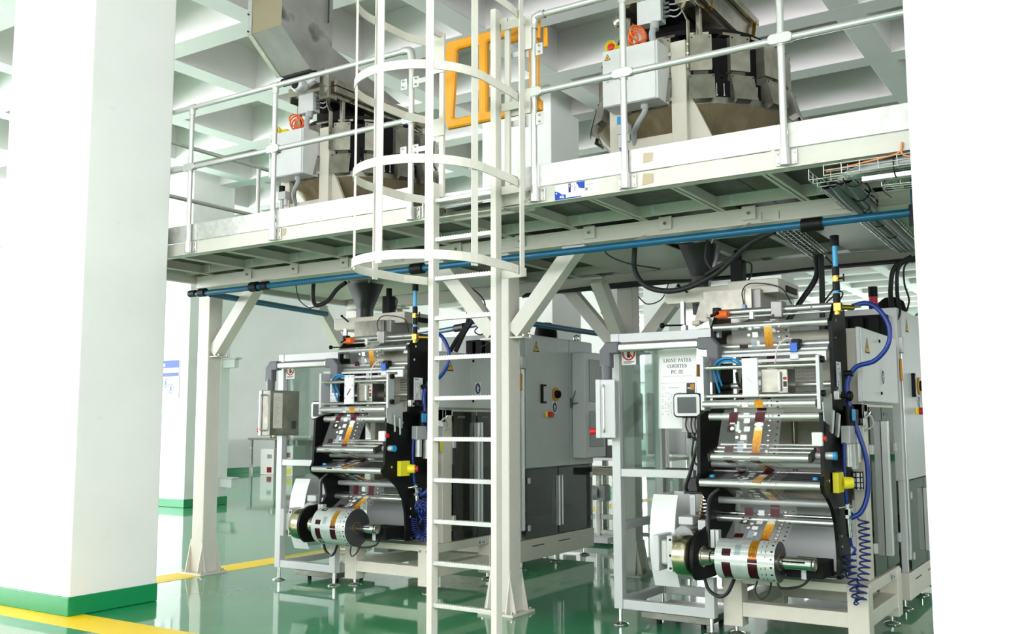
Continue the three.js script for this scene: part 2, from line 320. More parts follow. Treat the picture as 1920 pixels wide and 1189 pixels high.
// load notice on the edge beam, small paper tags
{
  const t = single('load_sign', 'blue and white load capacity label on the platform edge beam', 'sign', sheet([-3.213, 2.984, -5.5455], [-2.985, 2.984, -5.5455], [-2.985, 3.087, -5.5455], [-3.213, 3.087, -5.5455]), print(512, 232, (c, w, h) => {
    c.fillStyle = '#e6e6ea'; c.fillRect(0, 0, w, h); c.fillStyle = '#0c3fb0';
    c.beginPath(); c.moveTo(0, 95); c.quadraticCurveTo(70, 110, 110, 150); c.lineTo(190, 165); c.lineTo(190, 232); c.lineTo(0, 232); c.fill();
    c.beginPath(); c.moveTo(512, 0); c.lineTo(512, 110); c.quadraticCurveTo(380, 110, 370, 0); c.fill();
    c.fillStyle = '#10206e'; c.fillRect(235, 5, 40, 135); c.fillRect(340, 60, 10, 70);
    c.fillStyle = '#0c3fb0'; c.fillRect(190, 215, 260, 17);
    c.fillStyle = '#ffffff'; c.font = 'bold 52px sans-serif'; c.fillText('KG.', 82, 210); c.font = 'bold 50px sans-serif'; c.fillText('T', 240, 62); c.fillText('A', 372, 72); c.fillStyle = '#9a9aa6'; c.fillText('A', 282, 64); c.fillText('T', 325, 68);
    c.fillStyle = '#f7f7f5'; c.fillRect(215, 150, 220, 58); c.beginPath(); c.arc(25, 130, 12, 0, 7); c.fill();
  }), null, { uv: true });
  single('load_notice', 'small white printed label right of the blue load label', 'sign', sheet([-2.985, 2.995, -5.546], [-2.878, 2.995, -5.546], [-2.878, 3.08, -5.546], [-2.985, 3.08, -5.546]), print(256, 200, (c, w, h) => {
    c.fillStyle = '#f8f8f6'; c.fillRect(0, 0, w, h); c.fillStyle = '#555'; c.fillRect(20, 42, 130, 7); c.fillStyle = '#8d7f66'; c.fillRect(6, 92, 46, 46); c.fillStyle = '#777'; for (let k = 0; k < 4; k++) c.fillRect(80, 80 + k * 18, 70 - 8 * (k % 2), 5);
    c.beginPath(); c.moveTo(205, 70); c.lineTo(218, 70); c.lineTo(211, 52); c.fill();
  }), null, { uv: true });
  let i = 0;
  for (const [x, y, z, s, l] of [[-2.52, 3.17, -5.532, .036, 'small brown paper tag on the toe board above the blue load label end'], [-2.53, 3.035, -5.546, .04, 'tilted brown paper tag on the edge beam right of a rail foot'], [-5.78, 3.05, -5.546, .035, 'round brown sticker on the left part of the edge beam']])
    single('paper_tag', l, 'tag', slab('z', [[x - s, y - s * .9], [x + s * .9, y - s * .7], [x + s, y + s * .8], [x - s * .8, y + s]], z, z + .0015), M('#b9aa8d', .8));
}
// ------------------------------------------------------------------ guard rails
const RZ = -5.505, TOP = 4.29, MID = 3.745, R = .0215;
function railPost(t, x, z, flangeDir = 1) {
  const p = part(t, 'rail_post', cyl([x, 2.99, z], [x, TOP - .02, z], R, R, 16), mat.rail);
  part(p, 'foot_socket', [cyl([x, 2.985, z], [x, 3.085, z], R + .008, R + .008, 16), rb(x - .065, x + .065, 2.992, 3.082, z - .04, z - .028, .004)], mat.rail);
  for (const s of [-1, 1]) for (const y of [3.01, 3.064]) part(p, 'bolt', cyl([x + s * .05, y, z - .03], [x + s * .05, y, z - .018], .009, .009, 6), mat.steel);
  return p;
}
function clamp(t, x, y, z, dir, w = .075) {
  const o = rrect(-w, w, -.033, .033, .03);
  part(t, 'tube_clamp', dir === 'x' ? [slab('z', o.map(p => [x + p[0], y + p[1]]), z + .008, z + .03, [], .004), cyl([x - w * .9, y, z], [x + w * .9, y, z], R + .006, R + .006, 14), cyl([x, y - .04, z], [x, y + .04, z], R + .006, R + .006, 14)] : [cyl([x, y, z - w * .9], [x, y, z + w * .9], R + .008, R + .008, 14), cyl([x, y - .04, z], [x, y + .04, z], R + .006, R + .006, 14)], mat.rail);
}
function elbow(t, x, y, z, s) {
  part(t, 'elbow', [tube([[x, y - .09, z], [x, y - .05, z], [x + s * .012, y - .012, z], [x + s * .05, y, z], [x + s * .09, y, z]], R + .007, 16, 14)], mat.rail);
}
{
  const t = thing('guardrail', 'galvanised tube guardrail left of the ladder cage', 'railing', [-6.2, 2.985, RZ], 'platform guardrails');
  for (const x of [-6.9, -5.86, -4.42]) { railPost(t, x, RZ); clamp(t, x, MID, RZ, 'x'); }
  part(t, 'top_rail', cyl([-7.95, TOP, RZ], [-4.47, TOP, RZ], R), mat.rail); part(t, 'mid_rail', cyl([-7.95, MID, RZ], [-4.42, MID, RZ], R), mat.rail);
  elbow(t, -4.42, TOP, RZ, -1); for (const x of [-6.9, -5.86]) part(t, 'tee_socket', [cyl([x - .045, TOP, RZ], [x + .045, TOP, RZ], R + .006), cyl([x, TOP - .07, RZ], [x, TOP, RZ], R + .006)], mat.rail);
  // the return along the left end
  part(t, 'top_rail', cyl([-7.95, TOP, RZ], [-7.95, TOP, -9.5], R), mat.rail); part(t, 'mid_rail', cyl([-7.95, MID, RZ], [-7.95, MID, -9.5], R), mat.rail);
  for (const z of [RZ, -7.25, -9.5]) { part(t, 'rail_post', cyl([-7.95, 3.09, z], [-7.95, TOP, z], R), mat.rail); clamp(t, -7.95, MID, z, 'z'); }
}
{
  const t = thing('guardrail', 'galvanised tube guardrail right of the yellow gate', 'railing', [-1.5, 2.985, RZ], 'platform guardrails');
  for (const x of [-3.35, -2.67, -1.64, -.61]) { railPost(t, x, RZ); clamp(t, x, MID, RZ, 'x'); }
  part(t, 'top_rail', cyl([-3.3, TOP, RZ], [1.5, TOP, RZ], R), mat.rail); part(t, 'mid_rail', cyl([-3.35, MID, RZ], [1.5, MID, RZ], R), mat.rail);
  elbow(t, -3.35, TOP, RZ, 1); for (const x of [-2.67, -1.64, -.61]) part(t, 'tee_socket', [cyl([x - .045, TOP, RZ], [x + .045, TOP, RZ], R + .006), cyl([x, TOP - .07, RZ], [x, TOP, RZ], R + .006)], mat.rail);
}
// ------------------------------------------------------------------ caged ladder and gate
{
  const t = thing('caged_ladder', 'cream steel ladder with hoop safety cage up to the platform', 'ladder', [-3.86, 0, -5.4]);
  const xl = -4.13, xr = -3.6, z = -5.405;
  for (const x of [xl, xr]) part(t, 'stile', rb(x - .022, x + .022, 0, x === xr ? 4.36 : 3.2, z - .04, z + .03, .003), mat.cream);
  for (let k = -1; k < 11; k++) { const y = .265 + .28 * k; if (y < .1) continue; part(t, 'rung', [rb(xl + .022, xr - .022, y - .014, y + .014, z - .02, z + .018, .003), ...Array.from({ length: 22 }, (_, i) => box(xl + .035 + i * .0222, xl + .045 + i * .0222, y + .013, y + .017, z - .018, z + .016))], mat.galv); }
  // hoops
  const plan = []; const cx = -3.78, r = .455, cz = -4.85;
  plan.push([-4.16, -5.40], [-4.23, -5.2]);
  for (let i = 0; i <= 24; i++) { const a = Math.PI * (1 - i / 24); plan.push([cx + r * Math.cos(a), cz + r * Math.sin(a)]); }
  plan.push([-3.34, -5.2], [-3.375, -5.43], [-3.57, -5.435]);
  const outer = (d) => plan.map((p, i) => { const a = plan[Math.max(0, i - 1)], b = plan[Math.min(plan.length - 1, i + 1)]; const dx = b[0] - a[0], dz = b[1] - a[1], L = Math.hypot(dx, dz); return [p[0] - dz / L * d, p[1] + dx / L * d]; });
  for (const y of [2.494, 3.075, 3.66, 4.24]) part(t, 'hoop', slab('y', [...outer(.004), ...outer(-.004).reverse()], y - .028, y + .028), mat.cream);
  for (const [x, zz, a] of [[-4.225, -4.89, 90], [-4.06, -4.5, 40], [-3.77, -4.395, 0], [-3.475, -4.5, -40], [-3.345, -4.79, -75], [-3.335, -5.32, -90]]) {
    const ra = a * Math.PI / 180; const s = new THREE.BoxGeometry(.048, 2.3, .008).rotateY(-ra).translate(x, 3.6, zz); part(t, 'cage_strap', s, mat.cream);
  }
  // handhold frames at the landing
  part(t, 'handhold', [rb(-4.115, -4.075, 3.1, 4.32, -5.47, -5.44), rb(-4.11, -4.08, 4.28, 4.32, -5.47, -5.3), rb(-4.16, -4.06, 4.02, 4.31, -5.435, -5.428), rb(-4.16, -4.06, 3.55, 3.68, -5.435, -5.428)], mat.cream);
  part(t, 'handhold', [rb(-3.55, -3.51, 3.1, 4.3, -5.47, -5.44), rb(-3.63, -3.52, 4.26, 4.3, -5.47, -5.43), rb(-3.55, -3.42, 4.27, 4.3, -5.47, -5.44), rb(-3.44, -3.40, 2.99, 4.29, -5.475, -5.445), rb(-3.4, -3.345, 4.05, 4.3, -5.475, -5.468), rb(-3.52, -3.36, 3.6, 3.76, -5.48, -5.473)], mat.cream);
  for (const [x, s, ys] of [[-4.42, 1, [4.02, 3.5]], [-3.35, -1, [4.04, 3.55]]]) for (const y of ys) { // small clamp plates between the rail posts and the cage
    const b = each(t, 'rail_bracket', [rb(x - .085, x - .028, y - .042, y + .042, -5.49, -5.482, .003), rb(x + .028, x + .085, y - .042, y + .042, -5.49, -5.482, .003), rb(x + s * .085, x + s * .2, y - .02, y + .02, -5.487, -5.48, .002)], mat.rail)[0];
    each(b, 'bolt', [-.06, .06].flatMap(d => [-.022, .022].map(e => cyl([x + d, y + e, -5.482], [x + d, y + e, -5.472], .008, .008, 6))), mat.steel);
  }
}
{
  const t = thing('safety_gate', 'bright yellow swing safety gate at the top of the ladder', 'gate', [-3.8, 3.65, -5.62]);
  const z0 = -5.66, z1 = -5.61;
  part(t, 'gate_frame', slab('z', [[-4.19, 3.72], [-4.17, 3.66], [-3.36, 3.66], [-3.36, 3.73], [-3.385, 3.75], [-3.385, 4.33], [-4.16, 4.33], [-4.2, 4.3]], z0, z1, [[[-4.125, 3.745], [-4.11, 3.73], [-3.9, 3.73], [-3.89, 3.74], [-3.89, 4.245], [-3.9, 4.255], [-4.075, 4.255], [-4.09, 4.24]], [[-3.815, 3.74], [-3.805, 3.73], [-3.47, 3.73], [-3.46, 3.74], [-3.46, 4.245], [-3.47, 4.255], [-3.805, 4.255], [-3.815, 4.245]]], .012), mat.gate);
  part(t, 'hinge_barrel', [cyl([-3.6, 4.22, -5.6], [-3.5, 4.22, -5.6], .035), cyl([-3.36, 4.16, -5.58], [-3.36, 4.3, -5.58], .02), rb(-3.33, -3.3, 4.1, 4.24, -5.62, -5.6)], mat.gate);
  part(t, 'hinge_pin', [cyl([-3.37, 3.78, -5.6], [-3.34, 3.78, -5.6], .018)], mat.black);
}
// ------------------------------------------------------------------ multihead weighers on the platform
const warn = print(128, 128, (c, w, h) => { c.fillStyle = '#e9b13c'; c.fillRect(0, 0, w, h); c.strokeStyle = '#1a1508'; c.lineWidth = 12; c.beginPath(); c.moveTo(64, 8); c.lineTo(122, 116); c.lineTo(6, 116); c.closePath(); c.stroke(); c.fillStyle = '#1a1508'; c.beginPath(); c.moveTo(70, 40); c.lineTo(50, 80); c.lineTo(64, 80); c.lineTo(56, 106); c.lineTo(78, 70); c.lineTo(64, 70); c.fill(); });
// triangular warning sticker: in plane z (facing +z) or plane x (facing +x)
function triangle(p, s, axis) {
  const g = new THREE.BufferGeometry(); const a = axis === 'z' ? [[p[0] - s / 2, p[1], p[2]], [p[0] + s / 2, p[1], p[2]], [p[0], p[1] + s * .9, p[2]]] : [[p[0], p[1], p[2] + s / 2], [p[0], p[1], p[2] - s / 2], [p[0], p[1] + s * .9, p[2]]];
  g.setAttribute('position', new THREE.Float32BufferAttribute(a.flat(), 3)); g.setAttribute('uv', new THREE.Float32BufferAttribute([0.02, .06, .98, .06, .5, .98], 2)); g.computeVertexNormals(); return g;
}
function emergencyStop(t, p, s = 1) {
  const [x, y, z] = p; const e = part(t, 'emergency_stop', [lathe([[.0, -.05], [.03 * s, -.05], [.034 * s, 0], [.05 * s, .03 * s], [.05 * s, .055 * s], [.043 * s, .055 * s], [.04 * s, .02 * s], [0, .02 * s]], 'z', [x, y, z], 20), rb(x + .02 * s, x + .1 * s, y - .03 * s, y + .02 * s, z - .06, z, .01)], mat.estopYellow);
  part(e, 'push_button', lathe([[0, .05 * s], [.026 * s, .048 * s], [.03 * s, .035 * s], [.012 * s, .03 * s], [.012 * s, 0], [0, 0]], 'z', [x, y, z], 18), mat.red);
}
function weigher(label, off) {
  OFF = V(...off);
  const cx = -2.95, cz = -7.4, N = 16;
  const t = thing('multihead_weigher', label, 'weigher', [cx, 3.09, cz], 'multihead weighers on the platform');
  const H = 3.092;
  const st = each(t, 'stand_post', [-3.27, -2.75].flatMap(x => [-6.66, -8.14].map(z => rb(x - .062, x + .062, H, x > -3 ? 4.36 : 4.3, z - .05, z + .05, .008))), mat.beige)[2];
  each(st, 'cross_rail', [rb(-3.21, -2.81, 3.58, 3.66, -6.7, -6.62), rb(-3.21, -2.81, 3.58, 3.66, -8.18, -8.1), rb(-3.31, -3.23, 3.3, 3.38, -8.1, -6.7), rb(-2.79, -2.71, 3.3, 3.38, -8.1, -6.7), rb(-3.3, -2.72, 4.26, 4.36, -6.69, -6.63)], mat.beige);
  part(st, 'gusset', slab('z', [[-2.69, 3.97], [-2.69, 3.3], [-2.42, 3.3], [-2.45, 3.45]], -6.69, -6.66), mat.beige);
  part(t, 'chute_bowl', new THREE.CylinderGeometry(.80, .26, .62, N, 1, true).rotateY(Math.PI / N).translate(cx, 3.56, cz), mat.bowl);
  each(t, 'bowl_rim', [new THREE.CylinderGeometry(.80, .80, .05, N, 1, true).rotateY(Math.PI / N).translate(cx, 3.89, cz), new THREE.CylinderGeometry(.26, .16, .2, N, 1, true).translate(cx, 3.16, cz)], mat.plate);
  part(t, 'drive_drum', [new THREE.CylinderGeometry(.52, .52, .66, 32).translate(cx, 4.18, cz), new THREE.CylinderGeometry(.62, .62, .04, 32).translate(cx, 4.5, cz), new THREE.CylinderGeometry(.6, .6, .05, 32).translate(cx, 4.02, cz)], mat.blackMatte);
  part(t, 'dispersion_cone', lathe([[0, .16], [.1, .13], [.34, .02], [.36, 0]], 'y', [cx, 4.53, cz], 32), mat.steel);
  const at = (g, a) => g.rotateY(a).translate(cx, 0, cz);
  for (let k = 0; k < N; k++) {
    const a = k / N * Math.PI * 2 + .46;
    // hoppers point outwards along local +z
    part(t, 'feeder_pan', at(slab('x', [[.34, 4.5], [.66, 4.455], [.66, 4.475], [.34, 4.53]], -.075, .075), a), mat.steel);
    const f = part(t, 'feed_hopper', at(mergeGeometries([slab('x', [[.60, 4.44], [.775, 4.40], [.775, 4.15], [.70, 4.06], [.60, 4.12]], -.055, .055), slab('z', [[-.083, 4.13], [.083, 4.13], [.083, 4.405], [-.083, 4.405]], .777, .781), slab('x', [[.70, 4.13], [.777, 4.13], [.777, 4.134], [.70, 4.134]], -.083, .083)].map(flat)), a), mat.hopper);
    part(f, 'rivet', at(mergeGeometries([-1, 1].map(s => cyl([s * .065, 4.385, .78], [s * .065, 4.385, .785], .006, .006, 6).toNonIndexed())), a), mat.black);
    part(f, 'hopper_gate', at(box(-.05, .05, 4.07, 4.076, .61, .71).rotateX(0), a), mat.plate);
    const w = part(t, 'weigh_hopper', at(mergeGeometries([slab('x', [[.62, 4.07], [.80, 4.085], [.845, 3.9], [.78, 3.87], [.62, 3.95]], -.06, .06), slab('x', [[.803, 4.085], [.807, 4.087], [.862, 3.885], [.858, 3.883]], -.096, .096)].map(flat)), a), mat.hopper);
    part(w, 'rivet', at(mergeGeometries([-1, 1].map(s => cyl([s * .085, 4.072, .808], [s * .085, 4.07, .815], .006, .006, 6).toNonIndexed())), a), mat.black);
    const b = a + Math.PI / N;
    part(t, 'actuator', at(mergeGeometries([rb(-.085, .085, 4.06, 4.42, .5, .68), rb(-.085, .085, 3.9, 4.07, .5, .72), ...[-.03, .03].map(s => cyl([s, 4.1, .69], [s, 4.32, .64], .012, .012, 8))].map(flat)), b), mat.blackMatte);
    part(t, 'hinge_pin', at(mergeGeometries([-.028, .03].flatMap(s => [cyl([s, 3.95, .735], [s, 4.04, .735], .006, .006, 8), cyl([s, 3.94, .735], [s, 3.952, .735], .013, .013, 8)]).map(flat)), b), mat.chrome);
  }
  // control box
  const cb = part(t, 'control_box', [rb(-3.285, -2.83, 3.875, 4.32, -6.6, -6.41, .008), slab('x', [[-6.41, 3.875], [-6.62, 3.875], [-6.66, 3.9], [-6.66, 4.3], [-6.6, 4.32], [-6.41, 4.32]], -2.835, -2.828)], mat.white);
  part(cb, 'box_door', rb(-3.28, -2.845, 3.88, 4.315, -6.41, -6.4, .004), mat.white);
  part(cb, 'warning_sticker', triangle([-3.235, 4.24, -6.3985], .055, 'z'), warn, { uv: true });
  part(cb, 'plug_row', [0, 1, 2, 3].map(k => cyl([-3.22 + k * .03, 4.1 + k * .006, -6.4], [-3.22 + k * .03, 4.1 + k * .006, -6.375], .011, .009, 8)), mat.plastic);
  part(cb, 'key_lever', [rb(-3.24, -3.225, 4.06, 4.12, -6.4, -6.37), cyl([-3.23, 4.12, -6.38], [-3.17, 4.135, -6.38], .005, .005, 6)], mat.chrome);
  part(cb, 'mount_tab', [rb(-2.83, -2.8, 3.9, 3.93, -6.66, -6.6), rb(-2.83, -2.8, 4.25, 4.28, -6.66, -6.6)], mat.beige);
  emergencyStop(t, [-3.22, 4.355, -6.47], .95);
  part(t, 'conduit', [tube([[-2.98, 3.875, -6.5], [-2.98, 3.82, -6.5], [-3.05, 3.74, -6.52], [-3.12, 3.68, -6.6], [-3.13, 3.5, -6.7], [-3.1, 3.3, -6.8]], .022, 30, 10), cyl([-2.98, 3.84, -6.5], [-2.98, 3.875, -6.5], .03, .03, 10)], mat.cableGrey);
  part(t, 'conduit', [tube([[-2.9, 4.3, -6.55], [-2.93, 4.42, -6.55], [-2.92, 4.52, -6.58]], .026, 12, 10), cyl([-2.92, 4.47, -6.57], [-2.92, 4.53, -6.58], .036, .036, 8)], mat.cableGrey);
  // air regulator by the left post
  const ar = part(t, 'air_regulator', [rb(-3.19, -3.09, 3.66, 3.74, -6.5, -6.44), cyl([-3.165, 3.56, -6.47], [-3.165, 3.66, -6.47], .02, .024, 12), cyl([-3.11, 3.6, -6.47], [-3.11, 3.66, -6.47], .018, .02, 12)], mat.aluMatte);
  part(ar, 'regulator_knob', [cyl([-3.165, 3.74, -6.47], [-3.165, 3.8, -6.47], .03, .03, 14)], off[0] ? mat.black : mat.cyan);
  part(ar, 'air_hose', tube([[-3.165, 3.56, -6.47], [-3.17, 3.45, -6.47], [-3.19, 3.3, -6.5], [-3.2, 3.12, -6.55]], .008, 16, 6), mat.bluePlastic);
  // junction box and orange cable loops above the control box
  const jb = part(t, 'junction_box', rb(-3.06, -2.86, 4.53, 4.72, -6.66, -6.56, .006), mat.grey);
  part(jb, 'cable_gland', [0, 1, 2, 3].map(k => cyl([-2.86, 4.57 + k * .035, -6.61], [-2.81, 4.57 + k * .035, -6.61], .014, .01, 8)), mat.plastic);
  part(jb, 'cable', [0, 1, 2].map(k => tube([[-2.81, 4.57 + k * .045, -6.61], [-2.74, 4.55 + k * .05, -6.6], [-2.68, 4.66 + k * .03, -6.65], [-2.66, 4.8, -6.7]], .006, 14, 6)), mat.cableGrey);
  part(t, 'cable_coil', [0, 1, 2, 3].map(k => new THREE.TorusGeometry(.05 + .009 * k, .008, 6, 28).scale(1, 1.15 - .12 * k, 1).rotateZ(k * .9).rotateY(.55 * k - .6).translate(-3.08 + .018 * k, 4.405 + .012 * k, -6.55 + .012 * k)), mat.orange, { label: 'orange cable loops' });
  // side bracket strap
  part(t, 'support_strap', [bar([-2.66, 4.12, -6.6], [-2.66, 4.5, -6.6], .008, .045, V(0, 0, 1)), bar([-2.66, 4.49, -6.6], [-2.74, 4.68, -6.6], .008, .045, V(0, 0, 1)), bar([-2.74, 4.67, -6.6], [-2.74, 4.95, -6.6], .008, .045, V(0, 0, 1))], mat.steel);
  part(t, 'strap_bolt', [4.16, 4.23, 4.3].map(y => cyl([-2.655, y, -6.577], [-2.655, y, -6.568], .009, .009, 6)), mat.chrome);
  if (!off[0]) part(t, 'lamp_bracket', [bar([-3.24, 4.33, -6.55], [-3.17, 4.56, -6.56], .01, .04, V(0, 0, 1)), bar([-3.17, 4.55, -6.56], [-3.17, 4.8, -6.56], .01, .06, V(0, 0, 1)), lathe([[0, .03], [.045, .02], [.055, 0], [0, 0]], 'z', [-3.2, 4.6, -6.54], 16)], mat.steel);
  OFF = V(0, 0, 0);
}
weigher('stainless multihead weigher on the platform right of the yellow gate', [0, 0, 0]);
weigher('stainless multihead weigher under the elevator chute behind the ladder cage', [-3.73, 0, -.12]);
function feeder(label, off) {
  OFF = V(...off); const T = off[0] ? 4.83 : 5.0;
  const t = thing('vibrating_feeder', label, 'feeder', [-2.95, 4.6, -7.2], 'vibrating feeders over the weighers');
  part(t, 'trough', [box(-2.78, -2.62, 4.66, 4.665, -7.9, -6.62), slab('x', [[-6.6, 4.62], [-7.95, 4.62], [-7.95, T - .02], [-6.6, T - .02]], -2.6, -2.59), slab('x', [[-6.6, 4.68], [-7.95, 4.68], [-7.95, T - .02], [-6.6, T - .02]], -3.22, -3.21), box(-3.21, -2.6, 4.72, 4.73, -7.95, -6.6)], mat.steel);
  part(t, 'side_frame', [rb(-2.72, -2.6, 4.6, T, -6.62, -6.5, .004), rb(-2.58, -2.55, T - .1, T - .04, -7.95, -6.55), rb(-2.58, -2.55, 4.66, 4.72, -7.95, -6.55), rb(-3.2, -2.74, 4.72, T - .02, -6.6, -6.56, .004)], mat.steel);
  part(t, 'vibrator_drive', [rb(-3.14, -2.78, 4.54, 4.64, -7.5, -6.9), rb(-3.05, -2.85, 4.62, 4.72, -7.3, -6.7)], mat.blackMatte);
  each(t, 'leaf_spring', [-7.75, -6.8].map(z => bar([-2.56, 4.62, z], [-2.56, T - .08, z - .12], .03, .01)), mat.brass);
  each(t, 'support_leg', [[-3.2, -7.95], [-2.62, -7.95], [-3.2, -6.72], [-2.62, -6.72]].map(([x, z]) => rb(x - .02, x + .02, 4.36, 4.68, z - .02, z + .02)), mat.steel);
  if (!off[0]) { const dr = part(t, 'motor', lathe([[0, 0], [.075, 0], [.08, .02], [.08, .14], [.06, .18], [0, .18]], 'z', [-2.86, 4.88, -6.62], 20), mat.aluMatte);
  part(dr, 'motor_grille', lathe([[0, .181], [.05, .181], [.05, .186], [0, .186]], 'z', [-2.86, 4.88, -6.62], 16), mat.black); }
  OFF = V(0, 0, 0);
}
feeder('steel vibrating feeder over the right weigher', [0, 0, 0]);
feeder('steel vibrating feeder under the left elevator chute', [-3.73, 0, -.12]);
{
  // discharge chute of the elevator over the left weigher
  const t = thing('elevator_chute', 'stained steel elevator discharge chute over the left weigher', 'chute', [-6.68, 5.0, -6.5]);
  const x0 = -6.89, x1 = -6.49;
  const side = [[-6.15, 6.0], [-6.15, 5.19], [-6.535, 4.885], [-7.5, 4.85], [-7.9, 4.92], [-7.16, 5.11], [-6.82, 5.2], [-6.83, 5.58], [-6.83, 6.0]];
  part(t, 'side_panel', slab('x', side, x1 - .004, x1), mat.stain); part(t, 'side_panel', slab('x', side, x0, x0 + .004), mat.stain);
  const face = (a, b) => bar([(x0 + x1) / 2, a[1], a[0]], [(x0 + x1) / 2, b[1], b[0]], x1 - x0 - .01, .004);
  part(t, 'front_panel', box(x0 + .005, x1 - .005, 5.19, 6.0, -6.156, -6.152), mat.drum);
  part(t, 'floor_panel', [face([-6.155, 5.19], [-6.535, 4.89]), face([-6.535, 4.89], [-7.5, 4.855])], mat.stain);
  part(t, 'back_panel', [face([-7.88, 4.925], [-7.16, 5.105]), face([-7.16, 5.105], [-6.83, 5.195]), box(x0 + .005, x1 - .005, 5.2, 6.0, -6.83, -6.826)], mat.stain);
  part(t, 'flange', [bar([x0 - .025, 6.0, -6.15], [x0 - .025, 5.19, -6.15], .05, .012, V(0, 0, 1)), bar([x0 - .025, 5.19, -6.15], [x0 - .025, 4.885, -6.535], .05, .012)], mat.galv);
  for (let k = 0; k < 5; k++) part(t, 'bolt', cyl([x0 - .035, 5.9 - k * .17, -6.143], [x0 - .035, 5.9 - k * .17, -6.13], .009, .009, 6), mat.dark);
  part(t, 'hanger_rod', cyl([-6.47, 5.42, -6.75], [-6.47, 6.1, -6.75], .008, .008, 8), mat.dark);
  const mt = part(t, 'gear_motor', [lathe([[0, 0], [.065, 0], [.07, .02], [.07, .08], [.055, .11], [0, .11]], 'z', [-6.54, 4.70, -6.5], 20), cyl([-6.54, 4.72, -6.5], [-6.47, 4.79, -6.56], .055, .045, 14), rb(-6.5, -6.42, 4.75, 4.84, -6.6, -6.52, .01)], mat.aluMatte);
  part(mt, 'fan_cover', lathe([[0, .111], [.045, .111], [.045, .116], [0, .116]], 'z', [-6.54, 4.70, -6.5], 18), mat.black);
  part(t, 'drive_shaft', cyl([-6.9, 4.84, -6.58], [-6.46, 4.84, -6.58], .04, .04, 16), mat.black);
}
// ------------------------------------------------------------------ packaging machines
const filmDraw = (c, w, h, alpha) => {            // printed film, one repeat; across = film width, up = running direction
  const clear = alpha ? '#1c1c1c' : '#e9ecea', solid = '#ffffff', semi = '#9a9a9a';
  c.fillStyle = clear; c.fillRect(0, 0, w, h);
  const f = (col, x, y, a, b, s = solid) => { c.fillStyle = alpha ? s : col; c.fillRect(x * w, y * h, a * w, b * h); };
  const o = (col, x, y, a, b) => { c.fillStyle = alpha ? solid : col; c.beginPath(); c.ellipse(x * w, y * h, a * w, b * h, 0, 0, 7); c.fill(); };
  f('#4b0f1d', .12, .02, .15, .34); f('#d9d4cf', .15, .32, .09, .03); f('#2f2a28', .12, .38, .15, .14, semi); o('#e6e1d6', .2, .44, .035, .04); f('#3a1016', .12, .8, .15, .12);
  for (let k = 0; k < 5; k++) f(k % 2 ? '#f2f2ef' : '#dfe2e2', .36 + .02 * (k % 3), .06 + k * .17, .1, .1); o('#eeeadd', .33, .5, .03, .03); o('#eeeadd', .3, .62, .03, .03); f('#b9c2cc', .33, .7, .1, .2, semi);
  f('#4b0f1d', .56, .02, .16, .28); f('#4b0f1d', .56, .93, .16, .07); o('#f1ece6', .64, .36, .075, .05); o('#7d1a33', .68, .29, .02, .025); f('#efe3c0', .575, .41, .13, .08);
  if (!alpha) { const g = c.createLinearGradient(0, .48 * h, 0, .95 * h); g.addColorStop(0, '#e8b64a'); g.addColorStop(.5, '#c98318'); g.addColorStop(1, '#8a4f0c'); c.fillStyle = g; } else c.fillStyle = solid; c.fillRect(.57 * w, .48 * h, .14 * w, .46 * h);
  if (!alpha) for (let k = 0; k < 60; k++) { c.strokeStyle = k % 3 ? '#f0c060' : '#8f5a12'; c.lineWidth = 1.5; c.beginPath(); const x = (.575 + .13 * hash(k, 1, 9)) * w, y = (.5 + .4 * hash(k, 2, 9)) * h; c.moveTo(x, y); c.lineTo(x + (hash(k, 3, 9) - .5) * 14, y + 26); c.stroke(); }
  for (let k = 0; k < 9; k++) { o('#e8e4dc', .80 + .03 * hash(k, 4, 9), .08 + k * .1, .018, .014); f('#6b2b33', .845, .05 + k * .105, .012, .05); f('#3a3a38', .775, .07 + k * .105, .012, .03); }
  for (let k = 0; k < 8; k++) f('#1c1c1c', .93, .04 + k * .125, .035, .03);
};
const filmMap = canvas(512, 512, (c, w, h) => filmDraw(c, w, h, false)), filmAlpha = canvas(512, 512, (c, w, h) => filmDraw(c, w, h, true));
filmAlpha.colorSpace = THREE.NoColorSpace;
for (const t of [filmMap, filmAlpha]) { t.wrapS = t.wrapT = THREE.RepeatWrapping; }
const mFilm = M('#ffffff', .15, 0, { map: filmMap, alphaMap: filmAlpha, transparent: true });
const mRoll = M('#e4e8e6', .2, .5, { map: filmMap });
const mPoster = n => print(420, 760, (c, w, h) => {
  c.fillStyle = '#f4f4f2'; c.fillRect(0, 0, w, h); c.fillStyle = '#2a2a2a'; c.textAlign = 'center'; c.font = 'bold 46px serif';
  c.fillText('LIGNE PATES', 205, 128); c.fillText('COURTES', 205, 182); c.fillText('PC. ' + n, 205, 238);
  c.strokeStyle = '#b08080'; c.lineWidth = 2; c.beginPath(); c.moveTo(40, 266); c.lineTo(370, 262); c.moveTo(30, 330); c.lineTo(300, 326); c.moveTo(30, 66); c.lineTo(390, 58); c.stroke();
  c.fillStyle = '#9a9a98'; for (let k = 0; k < 14; k++) for (let j = 0; j < 7; j++) if (hash(k, j, 3) > .3) c.fillRect(40 + j * 32, 420 + k * 16, 10 + 16 * hash(k, j, 5), 4);
  c.strokeStyle = '#777'; c.beginPath(); c.arc(55, 372, 14, 0, 7); c.stroke(); c.fillRect(110, 370, 120, 4);
  c.fillStyle = '#3a3b34'; c.fillRect(312, 330, 92, 140); c.fillStyle = '#b9862a'; c.fillRect(352, 340, 44, 54); c.fillStyle = '#c9c9c2'; c.fillRect(322, 372, 34, 14);
});
